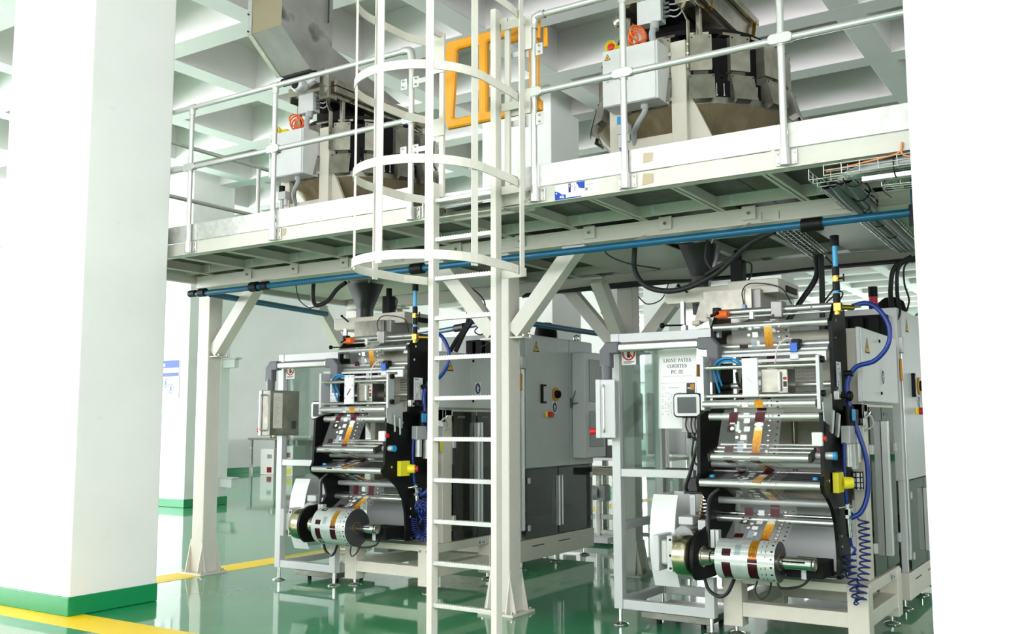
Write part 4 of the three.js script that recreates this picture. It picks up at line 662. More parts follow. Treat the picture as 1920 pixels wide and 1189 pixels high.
  part(fs, 'guide_post', [cyl([-3.0, 2.16, -7.2], [-3.0, 2.45, -7.2], .022, .022, 16), cyl([-2.99, 2.14, -7.2], [-2.99, 2.26, -7.2], .03, .03, 14)], mat.alu); part(fs, 'lock_lever', [cyl([-2.99, 2.262, -7.18], [-3.16, 2.266, -7.16], .007), ball(-3.165, 2.267, -7.16, .022), cyl([-2.95, 2.52, -7.18], [-3.02, 2.58, -7.16], .008), ball(-3.02, 2.58, -7.16, .014)], mat.black);
  part(fs, 'side_block', [rb(-2.84, -2.76, 2.1, 2.22, -7.2, -7.1, .004), cyl([-2.9, 2.27, -7.15], [-2.84, 2.27, -7.15], .02)], mat.beige);
  const lm = part(fs, 'lift_motor', [rb(-2.66, -2.56, 2.58, 2.78, -7.46, -7.36, .008), cyl([-2.61, 2.78, -7.41], [-2.61, 2.86, -7.41], .03)], mat.black); part(lm, 'motor_cable', tube([[-2.56, 2.76, -7.4], [-2.5, 2.74, -7.4], [-2.5, 2.64, -7.38], [-2.54, 2.58, -7.36]], .007, 14, 6), mat.cable);
  part(fs, 'air_sensor', rb(-2.47, -2.44, 2.32, 2.38, -7.08, -7.06), M('#9db0d8', .4)); part(fs, 'sensor_cable', tube([[-2.455, 2.38, -7.07], [-2.46, 2.48, -7.06], [-2.4, 2.54, -7.1], [-2.2, 2.5, -7.15], [-2.1, 2.36, -7.1]], .005, 24, 6), mat.cable);
  // product funnel from the weigher
  const pf = thing('product_funnel', second ? 'dark steel product funnel dropping to the right machine' : 'dark steel product funnel dropping to the left machine', 'funnel', [-2.92, 2.4, -7.4], 'product funnels under the weighers');
  part(pf, 'hopper', new THREE.CylinderGeometry(.19, .085, .26, 4, 1, true).rotateY(Math.PI / 4).translate(-2.92, 2.8, -7.4), mat.dark); part(pf, 'spout', new THREE.CylinderGeometry(.085, .08, .32, 4, 1, true).rotateY(Math.PI / 4).translate(-2.92, 2.52, -7.4), mat.dark);
  each(pf, 'hanger_strap', [bar([-3.05, 2.92, -7.3], [-3.1, 3.05, -7.3], .03, .006), bar([-2.79, 2.92, -7.3], [-2.74, 3.05, -7.3], .03, .006)], mat.galv);
  OFF = V(0, 0, 0);
}
packagingMachine([0, 0, 0], 2);
packagingMachine([-3.73, 0, -.15], 1);
// film reels on the spindles
function filmReel(off, r, label) {
  OFF = V(...off);
  const x0 = -2.385, x1 = -1.99; const t = thing('film_reel', label, 'film roll', [(x0 + x1) / 2, .60 - r, -6.28], 'printed film reels');
  const n = 48, pos = [], uv = [], nor = [];
  const per = Math.max(2, Math.round(2 * Math.PI * r / .36));
  for (let i = 0; i < n; i++) { const a = i / n * Math.PI * 2, b = (i + 1) / n * Math.PI * 2; const P = (x, q) => [x, .60 + r * Math.sin(q), -6.28 + r * Math.cos(q)], N = q => [0, Math.sin(q), Math.cos(q)]; pos.push(...P(x0, a), ...P(x1, a), ...P(x1, b), ...P(x0, a), ...P(x1, b), ...P(x0, b)); nor.push(...N(a), ...N(a), ...N(b), ...N(a), ...N(b), ...N(b)); const u = i / n * per, v = (i + 1) / n * per; uv.push(0, u, 1, u, 1, v, 0, u, 1, v, 0, v); }
  const g = new THREE.BufferGeometry(); g.setAttribute('position', new THREE.Float32BufferAttribute(pos, 3)); g.setAttribute('normal', new THREE.Float32BufferAttribute(nor, 3)); g.setAttribute('uv', new THREE.Float32BufferAttribute(uv, 2));
  part(t, 'printed_film', g, mRoll, { uv: true });
  each(t, 'roll_end', [x0, x1].map((x, i) => new THREE.RingGeometry(.052, r, 48, 4).rotateY(i ? Math.PI / 2 : -Math.PI / 2).translate(x, .60, -6.28)), M('#3c3c3e', .35));
  part(t, 'core', new THREE.CylinderGeometry(.052, .052, x1 - x0 + .006, 32, 1, true).rotateZ(Math.PI / 2).translate((x0 + x1) / 2, .60, -6.28), M('#b39a6c', .8));
  OFF = V(0, 0, 0);
}
filmReel([0, 0, 0], .13, 'small printed film reel on the right machine spindle');
filmReel([-3.73, 0, -.15], .16, 'large printed film reel on the left machine spindle');
// ------------------------------------------------------------------ cabinets, guards, panels beside each machine
const STAY = n => n === 2 ? 'right' : 'left';
function cabinet(off, idx) {
  OFF = V(...off); const second = idx === 2;
  const t = thing('electrical_cabinet', second ? 'tall grey electrical cabinet behind the right machine' : 'tall grey electrical cabinet behind the center post', 'cabinet', [-2.05, 0, -9.05], 'tall electrical cabinets');
  const x1 = -1.6, z0 = -8.28, z1 = -9.86;
  part(t, 'base', [rb(-2.6, x1 + .01, .09, .3, z1, z0, .006)], mat.beige);
  part(t, 'base_slot', [[-8.75, -8.5], [-9.3, -9.05]].map(([a, b]) => rb(x1 + .008, x1 + .0125, .225, .235, a, b)), mat.black);
  part(t, 'carcass', [rb(-2.6, x1, 1.02, 2.42, z1, z0, .006), rb(-2.6, -2.55, .3, 1.02, z1, z0), rb(-2.6, x1, .3, 1.02, z1, z1 + .04), rb(x1 - .05, x1, .3, 1.02, z0 - .04, z0)], mat.grey);
  for (const z of [-8.4, -9.1, -9.76]) part(t, 'leveling_foot', levelFoot(x1 - .06, z, .1), mat.chrome);
  const d1 = part(t, 'cabinet_door', rb(x1, x1 + .015, 1.03, 2.41, -9.3, -8.4, .003), mat.grey), d2 = part(t, 'cabinet_door', rb(x1, x1 + .015, 1.03, 2.41, z1 + .01, -9.31, .003), mat.grey);
  const X = x1 + .016;
  part(d1, 'warning_sticker', triangle([X, 2.24, -8.6], .13, 'x'), warn, { uv: true });
  part(d1, 'sign_sticker', sheet([X, 1.6, -8.93], [X, 1.6, -9.03], [X, 1.72, -9.03], [X, 1.72, -8.93]), blueRound, { uv: true });
  part(d1, 'door_handle', [rb(X, X + .03, 1.70, 1.90, -8.7, -8.68, .004), rb(X, X + .02, 1.70, 1.72, -8.78, -8.68), rb(X, X + .02, 1.88, 1.9, -8.78, -8.68)], mat.black);
  const sw = part(d1, 'main_switch', [lathe([[0, 0], [.075, 0], [.075, .012], [0, .012]], 'x', [X, 1.80, -9.0], 24)], mat.amber); part(d1, 'switch_knob', [cyl([X + .012, 1.80, -9.0], [X + .05, 1.8, -9.0], .045, .04, 16), rb(X + .05, X + .065, 1.77, 1.83, -9.01, -8.99)], mat.blackMatte);
  part(d1, 'stop_plate', rb(X, X + .03, 1.555, 1.61, -8.83, -8.78), mat.estopYellow); part(d1, 'stop_button', [cyl([X + .03, 1.582, -8.805], [X + .075, 1.582, -8.805], .03, .03, 16)], mat.red);
  part(d2, 'lever_lock', [rb(X, X + .02, 1.66, 1.76, -9.34, -9.32), cyl([X + .01, 1.7, -9.33], [X + .08, 1.71, -9.36], .008), cyl([X + .02, 1.74, -9.33], [X + .05, 1.85, -9.36], .005)], mat.plastic);
  // slim corner column with handle profile
  part(t, 'corner_profile', [rb(x1 - .02, x1 + .02, .4, 2.05, -8.36, -8.31, .006)], mat.alu); part(t, 'corner_switch', rb(x1 - .01, x1 + .03, 2.05, 2.18, -8.38, -8.3), mat.aluMatte); part(t, 'corner_lamp', rb(x1 + .002, x1 + .02, 1.82, 2.0, -8.32, -8.285), mat.amber);
  // glazed lower doors
  for (const [a, b] of [[-9.05, -8.4], [-9.84, -9.07]]) part(t, 'glazed_door', rb(x1 - .002, x1 + .006, .31, 1.015, a, b, .002), mat.glassSmoke);
  part(t, 'door_profile', [rb(x1 + .006, x1 + .05, .4, .93, -9.03, -9.0, .004), rb(x1 + .006, x1 + .04, .4, .93, -9.11, -9.08, .004)], mat.alu);
  part(t, 'hinge', [.42, .9].flatMap(y => [-8.44, -9.8].map(z => rb(x1 + .006, x1 + .025, y - .03, y + .03, z - .02, z + .02))), mat.aluMatte);
  part(t, 'conveyor', [rb(-2.4, -1.75, .5, .56, -9.7, -8.4), cyl([-1.9, .62, -8.6], [-1.9, .62, -9.6], .03), rb(-2.2, -1.9, .56, .8, -9.3, -9.0), cyl([-1.8, .7, -9.45], [-1.78, .7, -9.46], .1, .1, 24)], mat.dark);
  // black pipe shroud and eye bolt on the roof
  part(t, 'roof_shroud', lathe([[.13, 0], [.13, .08], [.11, .15], [.06, .19], [0, .2]], 'y', [-1.82, 2.42, -9.2], 20), mat.blackMatte); part(t, 'eye_bolt', [new THREE.TorusGeometry(.032, .012, 8, 20).translate(-1.66, 2.46, -9.62), cyl([-1.66, 2.41, -9.62], [-1.66, 2.43, -9.62], .02)], mat.chrome);
  if (!second) { // cooling unit on the second door
    const u = part(t, 'cooling_unit', rb(x1 + .016, x1 + .19, 1.1, 2.28, -9.84, -9.36, .015), mat.grey);
    for (const [a, b] of [[1.72, 2.2], [1.22, 1.62]]) { part(u, 'grille', rb(x1 + .19, x1 + .194, a, b, -9.78, -9.45, .004), mat.greyDark); part(u, 'grille_slat', Array.from({ length: 14 }, (_, i) => box(x1 + .193, x1 + .198, a + .01, b - .01, -9.77 + i * .023, -9.762 + i * .023)), mat.aluMatte, { stuff: true }); }
  }
  // upper valve group at the cabinet front
  part(t, 'valve_island', [rb(-2.2, -1.66, 2.16, 2.36, -8.27, -8.18), ...[0, 1, 2, 3].map(k => rb(-2.15 + k * .12, -2.07 + k * .12, 2.2, 2.34, -8.18, -8.12))], mat.blackMatte);
  OFF = V(0, 0, 0);
  // signal light on the roof
  OFF = V(...off); const s = thing('signal_light', second ? 'black and red signal light on the right cabinet' : 'black and red signal light on the cabinet behind the center post', 'signal light', [-1.92, 2.42, -8.95], 'signal lights on the cabinets');
  part(s, 'stem', cyl([-1.92, 2.42, -8.95], [-1.92, 2.5, -8.95], .014), mat.alu); part(s, 'red_lens', cyl([-1.92, 2.5, -8.95], [-1.92, 2.6, -8.95], .038, .038, 18), mat.red); part(s, 'black_cap', [cyl([-1.92, 2.6, -8.95], [-1.92, 2.69, -8.95], .04, .04, 18), cyl([-1.92, 2.495, -8.95], [-1.92, 2.52, -8.95], .04, .04, 18)], mat.black);
  OFF = V(0, 0, 0);
}
cabinet([0, 0, 0], 2); cabinet([-3.73, 0, -.15], 1);

function guard(off, idx) {
  OFF = V(...off); const second = idx === 2, A = mat.aluMatte;
  const t = thing('machine_guard', second ? 'aluminium safety guard with clear panels left of the right machine' : 'aluminium safety guard with clear panels left of the left machine', 'guard', [-2.95, 0, -7.05], 'aluminium machine guards');
  const xa = -3.37, xb = -2.62, zf = -6.68, zb = -7.45, p = (x, z, y0 = .12, y1 = 2.17) => part(t, 'upright', [rb(x - .035, x + .035, y0, y1, z - .035, z + .035, .004)], A);
  p(xa + .035, zf); p(xb, zf, .12, .4); p(xa + .035, zb); p(xb + .02, zb, 1.0, 2.17);
  const beam = (g) => part(t, 'crossbar', g, A);
  beam(rb(xa + .07, xb, .12, .19, zf - .03, zf + .03, .004)); beam(rb(xa + .07, xb - .1, 1.09, 1.15, zf - .03, zf + .03, .004)); beam(rb(xa, -2.5, 2.1, 2.17, zf - .03, zf + .03, .004));
  for (const y of [.155, .72, 2.13]) beam(rb(xa, xa + .06, y - .03, y + .03, zb, zf, .004)); beam(rb(xa, xb, 2.1, 2.17, zb - .03, zb + .03, .004)); beam(rb(xa + .07, xb, .12, .19, zb - .03, zb + .03, .004));
  part(t, 'clear_panel', box(xa + .01, xa + .016, .19, 2.1, zb + .03, zf - .03), mat.glassTint); part(t, 'clear_panel', box(xa + .07, -3.0, 1.15, 2.1, zf - .02, zf - .014), mat.glassClear); part(t, 'clear_panel', box(xa + .07, -3.0, .19, 1.09, zb - .003, zb + .003), mat.glassTint);
  part(t, 'door_profile', [rb(-3.02, -2.985, .95, 2.1, zb + .03, zb + .06), rb(-3.06, -3.03, .95, 2.1, zb + .03, zb + .05)], mat.alu); part(t, 'door_switch', rb(-2.98, -2.95, 1.86, 1.96, zb + .03, zb + .08), mat.amber);
  for (const [x, z] of [[xa + .035, zf], [xb, zf], [xa + .035, zb]]) part(t, 'leveling_foot', levelFoot(x, z, .14), mat.chrome);
  part(t, 'drip_tray', [rb(-3.2, -2.66, .05, .1, -7.3, -6.75, .004)], mat.plate);
  part(t, 'tray_leg', [[-3.1, -6.85], [-2.75, -6.85], [-3.1, -7.2], [-2.75, -7.2]].map(([x, z]) => cyl([x, 0, z], [x, .05, z], .02)), mat.black);
  part(t, 'no_entry_sticker', sheet([-3.285, 1.93, -6.662], [-3.165, 1.93, -6.662], [-3.165, 2.085, -6.662], [-3.285, 2.085, -6.662]), noEntry, { uv: true });
  // machinery inside the guard
  part(t, 'inner_housing', [rb(-2.9, -2.62, .9, 1.42, -7.75, -7.5, .004), rb(-2.85, -2.66, .2, .9, -7.75, -7.5, .004)], mat.greyDark); part(t, 'reject_chute', tube([[-3.25, 1.7, -7.6], [-3.1, 1.6, -7.62], [-2.92, 1.4, -7.6], [-2.84, 1.1, -7.6], [-2.84, .7, -7.6]], .07, 20, 12), mat.dark);
  part(t, 'switch_box', rb(-2.68, -2.58, .21, .27, -6.9, -6.8, .004), mat.beige);
  // notice sheets
  OFF = V(0, 0, 0); OFF = V(...off);
  const po = single('notice_sheet', second ? 'white notice headed LIGNE PATES COURTES PC. 02 on the right guard' : 'white notice headed LIGNE PATES COURTES PC. 01 on the left guard', 'notice', second ? sheet([-3.02, 1.45, -6.72], [-2.72, 1.45, -6.72], [-2.7, 2.04, -6.72], [-3.0, 2.04, -6.72]) : sheet([-2.86, 1.52, -6.72], [-2.52, 1.52, -6.72], [-2.5, 1.99, -6.72], [-2.84, 1.99, -6.72]), mPoster(second ? '02' : '01'), 'notices on the guards', { uv: true });
  const tb = thing('display_terminal', second ? 'small white framed display in front of the PC. 02 notice' : 'small white framed display on the left machine', 'display', [-2.72, 1.5, -6.55], 'small operator displays');
  const dx = second ? 0 : -.02; const D = (a, b, c, d, r) => rrect(a + dx, b + dx, c, d, r);
  part(tb, 'housing', slab('z', D(-2.83, -2.615, 1.53, 1.705, .03), -6.6, -6.57, [], .004), mat.black); part(tb, 'bezel', slab('z', D(-2.82, -2.625, 1.54, 1.697, .025), -6.572, -6.562, [D(-2.795, -2.65, 1.56, 1.675, .006)], .002), mat.white); part(tb, 'screen', box(-2.797 + dx, -2.648 + dx, 1.558, 1.677, -6.571, -6.567), M('#454b49', .25));
  part(tb, 'mount_bracket', [rb(-2.78 + dx, -2.6 + dx, 1.42, 1.53, -6.62, -6.6, .004), rb(-2.66, -2.55, 1.44, 1.52, -6.64, -6.58)], mat.stain); part(tb, 'cable', [[-2.74, 0], [-2.70, .02], [-2.67, .03]].map(([x, d]) => tube([[x, 1.53, -6.59], [x + .005, 1.46, -6.57], [x + .04, 1.4 - d, -6.57], [x + .09, 1.36 + d, -6.6], [x + .12, 1.42, -6.64]], .006, 18, 6)), mat.cable);
  const cb = thing('cable_bundle', second ? 'black cables drooping under the right display bracket' : 'black cables drooping under the left display bracket', 'cables', [-2.62, .9, -6.6], 'cable bundles beside the machines');
  part(cb, 'cable', [tube([[-2.62, 1.45, -6.58], [-2.66, 1.3, -6.56], [-2.72, 1.15, -6.6], [-2.78, 1.02, -6.65], [-2.74, .98, -6.7]], .014, 24, 8), tube([[-2.6, 1.4, -6.56], [-2.64, 1.28, -6.56], [-2.62, 1.14, -6.58], [-2.58, 1.08, -6.6]], .018, 20, 8), tube([[-2.68, 1.42, -6.6], [-2.7, 1.25, -6.58], [-2.63, 1.18, -6.57], [-2.57, 1.22, -6.58]], .008, 20, 8), tube([[-2.58, 1.35, -6.54], [-2.57, 1.2, -6.53], [-2.6, 1.1, -6.55]], .012, 16, 8)], mat.cable);
  part(cb, 'connector', [cyl([-2.6, 1.25, -6.55], [-2.58, 1.18, -6.55], .025), cyl([-2.72, 1.42, -6.59], [-2.72, 1.38, -6.59], .014)], mat.black);
  // control panel on its swivel arm
  const cp = thing('control_panel', second ? 'steel control panel on the swivel arm left of the PC. 02 notice' : 'steel control panel on the swivel arm at the far left machine', 'control panel', [-3.0, 1.37, -6.5], 'operator control panels');
  const ya = 2.055, za = -6.52;
  part(cp, 'arm_tube', rb(-3.24, -2.6, ya - .036, ya + .03, za - .03, za + .03, .02), mat.alu);
  const el = (x, s) => [slab('z', [[x + s * .1, ya + .04], [x + s * .1, ya - .045], [x + s * .035, ya - .05], [x + s * .035, ya - .15], [x - s * .055, ya - .15], [x - s * .055, ya - .02], [x, ya + .04]], za - .036, za + .036, [], .008), cyl([x - s * .01, ya - .28, za], [x - s * .01, ya - .13, za], .038, .042, 18)];
  part(cp, 'arm_elbow', el(-3.33, 1), mat.plastic); part(cp, 'arm_elbow', el(-2.5, -1), mat.plastic);
  const turn = l => second ? l.map(g => g.translate(3.34, 0, 6.52).rotateY(.47).translate(-3.34, 0, -6.52)) : l;
  part(cp, 'panel_box', turn([rb(-3.40, -3.28, 1.38, 1.815, -6.85, -6.46, .006)]), second ? mat.aluMatte : mat.plate);
  part(cp, 'panel_frame', turn([rb(-3.425, -3.39, 1.38, 1.815, -6.86, -6.45, .004)]), mat.aluMatte);
  part(cp, 'pull_handle', turn([tube([[-3.365, 1.43, -6.46], [-3.365, 1.43, -6.42], [-3.365, 1.46, -6.41], [-3.365, 1.74, -6.41], [-3.365, 1.77, -6.42], [-3.365, 1.77, -6.46]], .008, 30, 8, false, .1)]), mat.alu);
  part(cp, 'stop_button', turn([cyl([-3.425, 1.43, -6.5], [-3.45, 1.43, -6.5], .02), cyl([-3.445, 1.43, -6.5], [-3.47, 1.43, -6.5], .026, .026, 16)]), mat.red);
  part(cp, 'cable_port', turn([rb(-3.28, -3.265, 1.44, 1.52, -6.8, -6.74)]), mat.black);
  if (!second) { part(cp, 'taped_note', sheet([-3.278, 1.45, -6.5], [-3.278, 1.45, -6.62], [-3.278, 1.79, -6.62], [-3.278, 1.79, -6.5]), print(100, 300, (c, w, h) => { c.fillStyle = '#d9d6ca'; c.fillRect(0, 0, w, h); c.fillStyle = '#9a978c'; for (let k = 0; k < 14; k++) c.fillRect(12, 40 + k * 17, 60 * hash(k, 1, 4) + 10, 4); }), { uv: true }); }
  OFF = V(0, 0, 0);
}
guard([0, 0, 0], 2); guard([-3.73, 0, -.15], 1);

// ------------------------------------------------------------------ compressed air pipework
function fitting(t, p, q, r = .042) { part(t, 'pipe_fitting', cyl(p, q, r, r, 16), mat.black); }
{
  const z = -6.2, y = 2.757, t = thing('air_main', 'blue compressed air pipe running under the platform front', 'pipe', [-4.4, y, z]);
  part(t, 'pipe_run', cyl([-7.62, y - .008, z], [-1.04, y + .006, z], .026, .026, 18), mat.pipe);
  fitting(t, [-7.72, y, z], [-7.63, y, z], .034); fitting(t, [-7.57, y, z], [-7.49, y, z]); fitting(t, [-6.86, y, z], [-6.77, y, z], .046); fitting(t, [-6.72, y, z], [-6.64, y, z], .04); fitting(t, [-4.96, y, z], [-4.84, y, z], .045); fitting(t, [-1.75, y, z], [-1.62, y, z], .045); fitting(t, [-1.06, y + .05, z], [-1.06, y - .08, z], .04);
  part(t, 'riser', cyl([-1.06, y + .05, z], [-1.06, y + .35, z], .026), mat.pipe);
  each(t, 'pipe_hanger', [-7.0, -5.6, -3.0, -2.2].map(x => bar([x, y + .005, z - .02], [x, 2.878, -6.52], .018, .018)), mat.cream);
}
function drop(x, z, label, xm) {
  const t = thing('air_drop_pipe', label, 'pipe', [x, 2.28, z], 'air drop pipes');
  const tp = 2.73;
  fitting(t, [x, tp, z], [x, tp - .07, z], .03); part(t, 'pipe_run', [cyl([x, tp - .05, z], [x, 2.3, z], .017, .017, 14)], mat.pipeLight);
  fitting(t, [x, 2.52, z], [x, 2.46, z], .024); part(t, 'ball_valve', [cyl([x, 2.46, z], [x, 2.42, z], .021), rb(x - .018, x + .018, 2.425, 2.455, z - .018, z + .018)], mat.brass); part(t, 'valve_handle', [cyl([x, 2.44, z], [x + .05, 2.44, z], .006), rb(x + .045, x + .055, 2.42, 2.47, z - .006, z + .006)], mat.black); fitting(t, [x, 2.42, z], [x, 2.36, z], .024);
  fitting(t, [x, 2.34, z], [x, 2.28, z], .024); part(t, 'tee', [cyl([x, 2.28, z], [x, 2.2, z], .018), cyl([x, 2.25, z], [x + .08, 2.25, z - .1], .018), rb(x - .02, x + .03, 2.22, 2.28, z - .03, z + .02)], mat.brass);
  part(t, 'hose_stub', [cyl([x + .03, 2.25, z - .03], [x + .1, 2.27, z - .2], .012, .012, 10)], mat.chrome);
}
drop(-1.63, -6.52, 'blue air drop pipe with brass valve above the right machine');
drop(-5.32, -6.7, 'blue air drop pipe with brass valve just left of the ladder');
{
  const t = thing('air_pipe', 'blue air pipe crossing behind the left machine and cabinet', 'pipe', [-5.6, 2.5, -8]);
  part(t, 'pipe_run', [cyl([-5.15, 2.5, -8.3], [-5.05, 2.5, -12], .03, .03, 14), cyl([-8.4, 2.52, -9.6], [-5.15, 2.52, -8.0], .028, .028, 14)], mat.pipe); fitting(t, [-5.15, 2.5, -8.1], [-5.15, 2.5, -8.35]); fitting(t, [-6.2, 2.52, -8.52], [-6.0, 2.52, -8.42]);
  const u = single('air_pipe', 'dark blue air pipe running back from the main beside the left platform post', 'pipe', cyl([-7.52, 2.75, -6.28], [-7.86, 2.757, -8.25], .03, .03, 14), mat.pipe);
}
// ------------------------------------------------------------------ wire basket cable trays and cables
function basket(t, p, q, w, h, up = V(0, 1, 0), step = .1) {
  const a = V(...p), b = V(...q), d = b.clone().sub(a), L = d.length(); d.normalize(); const s = V().crossVectors(up, d).normalize(), g = [];
  const P = (l, i, j) => { const v = a.clone().addScaledVector(d, l).addScaledVector(s, i).addScaledVector(up, j); return [v.x, v.y, v.z]; };
  for (const [i, j] of [[-w / 2, 0], [-w / 6, 0], [w / 6, 0], [w / 2, 0], [-w / 2, h], [w / 2, h], [-w / 2, h / 2], [w / 2, h / 2]]) g.push(cyl(P(0, i, j), P(L, i, j), .003, .003, 5));
  for (let l = 0; l <= L; l += step) g.push(cyl(P(l, -w / 2, 0), P(l, w / 2, 0), .003, .003, 5), cyl(P(l, -w / 2, 0), P(l, -w / 2, h), .003, .003, 5), cyl(P(l, w / 2, 0), P(l, w / 2, h), .003, .003, 5));
  return part(t, 'wire_basket', g, mat.galv);
}
{
  const t = thing('cable_tray', 'wire basket cable tray with grey cables under the platform right end', 'cable tray', [-1.3, 2.9, -6.8]);
  basket(t, [-1.43, 2.9, -5.62], [-.7, 2.9, -5.62], .16, .06); basket(t, [-1.42, 2.9, -5.6], [-1.5, 2.9, -8.4], .22, .06); basket(t, [-1.15, 2.83, -5.75], [-.6, 2.83, -5.8], .16, .06);
  const cs = []; for (let k = 0; k < 6; k++) cs.push(tube([[-.7, 2.93 + .012 * (k % 3), -5.56 - .022 * k], [-1.0, 2.925 + .012 * (k % 3), -5.57 - .022 * k], [-1.25, 2.92 + .014 * (k % 2), -5.62 - .02 * k], [-1.38 - .02 * (k % 3), 2.92, -5.85], [-1.42 - .025 * (k % 4) + .04, 2.915, -6.6], [-1.47 - .025 * (k % 4) + .04, 2.915, -8.3]], .022, 50, 8)); each(t, 'cable', cs, mat.cableGrey);
  each(t, 'cable', [0, 1, 2, 3].map(k => tube([[-1.34 - .05 * k, 2.91, -5.72 - .03 * k], [-1.36 - .045 * k, 2.885 + .02 * (k % 2), -6.2], [-1.39 - .04 * k, 2.885 + .02 * (k % 2), -7.0], [-1.43 - .04 * k, 2.895, -8.3]], .032, 30, 8)), mat.cableMid);
  part(t, 'copper_cable', [tube([[-1.42, 2.925, -5.56], [-1.2, 2.945, -5.545], [-1.02, 2.97, -5.54], [-1.0, 3.03, -5.54], [-.99, 2.95, -5.54], [-.8, 2.925, -5.55], [-.6, 2.94, -5.55]], .006, 50, 6)], M('#d88a55', .4, .3));
  part(t, 'cable_tie', [[-1.3, -5.7], [-1.36, -6.1], [-1.4, -6.5], [-1.05, -5.6], [-1.44, -7.0], [-1.46, -7.5]].map(([x, z]) => new THREE.TorusGeometry(.06, .004, 6, 16).rotateY(x < -1.2 ? 0 : 1.57).translate(x, 2.91, z)).concat([tube([[-1.34, 2.85, -6.1], [-1.3, 2.8, -6.08], [-1.33, 2.76, -6.05]], .003, 8, 5), tube([[-1.12, 2.88, -5.7], [-1.15, 2.82, -5.72], [-1.1, 2.76, -5.7]], .003, 8, 5)]), mat.black);
  part(t, 'tray_profile', rb(-1.24, -.7, 2.855, 2.885, -5.66, -5.62, .003), mat.alu);
}
{
  const t = thing('cable_riser', 'thin wire ladder with copper cables rising beside the right column', 'cable tray', [-.86, 3.0, -5.3]);
  const g = []; for (const x of [-.905, -.845]) g.push(cyl([x, 2.95, -5.3], [x, 4.9, -5.3], .003, .003, 5)); for (let y = 3.0; y < 4.9; y += .115) g.push(cyl([-.905, y, -5.3], [-.845, y, -5.3], .003, .003, 5)); part(t, 'wire_ladder', g, mat.galv);
  part(t, 'copper_cable', [tube([[-.86, 3.0, -5.28], [-.875, 3.25, -5.28], [-.885, 3.6, -5.28], [-.88, 4.2, -5.28], [-.885, 4.9, -5.28]], .006, 30, 6), tube([[-.85, 3.05, -5.28], [-.87, 3.3, -5.28], [-.878, 3.7, -5.28], [-.872, 4.3, -5.28], [-.875, 4.9, -5.28]], .005, 30, 6)], M('#d88a55', .4, .3)); part(t, 'cable_tie', [3.35, 4.0, 4.4].map(y => new THREE.TorusGeometry(.012, .004, 6, 12).rotateX(1.57).translate(-.88, y, -5.28)), mat.black);
}
{
  const t = thing('cable_tray', 'dark wire basket tray under the platform above the right machine', 'cable tray', [-2.13, 2.9, -7.3]);
  basket(t, [-2.05, 2.88, -6.5], [-2.2, 2.88, -8.3], .12, .06); part(t, 'cable', [0, 1, 2, 3].map(k => tube([[-2.03 - .02 * k, 2.9, -6.55], [-2.1 - .02 * k, 2.895, -7.3], [-2.16 - .02 * k, 2.895, -8.2]], .012, 16, 6)), mat.cable);
  const u = thing('cable_tray', 'black cable run along the rear girder under the platform', 'cable tray', [-3, 2.8, -8.6]);
  part(u, 'cable', [0, 1, 2, 3].map(k => tube([[-5.4, 2.85 - .01 * k, -8.68 + .02 * k], [-4.2, 2.84 + .008 * k, -8.66 + .02 * k], [-3.2, 2.85 - .008 * k, -8.67 + .02 * k], [-2.2, 2.85, -8.66 + .02 * k], [-.6, 2.85, -8.66 + .02 * k]], .014, 40, 6)), mat.cable);
}
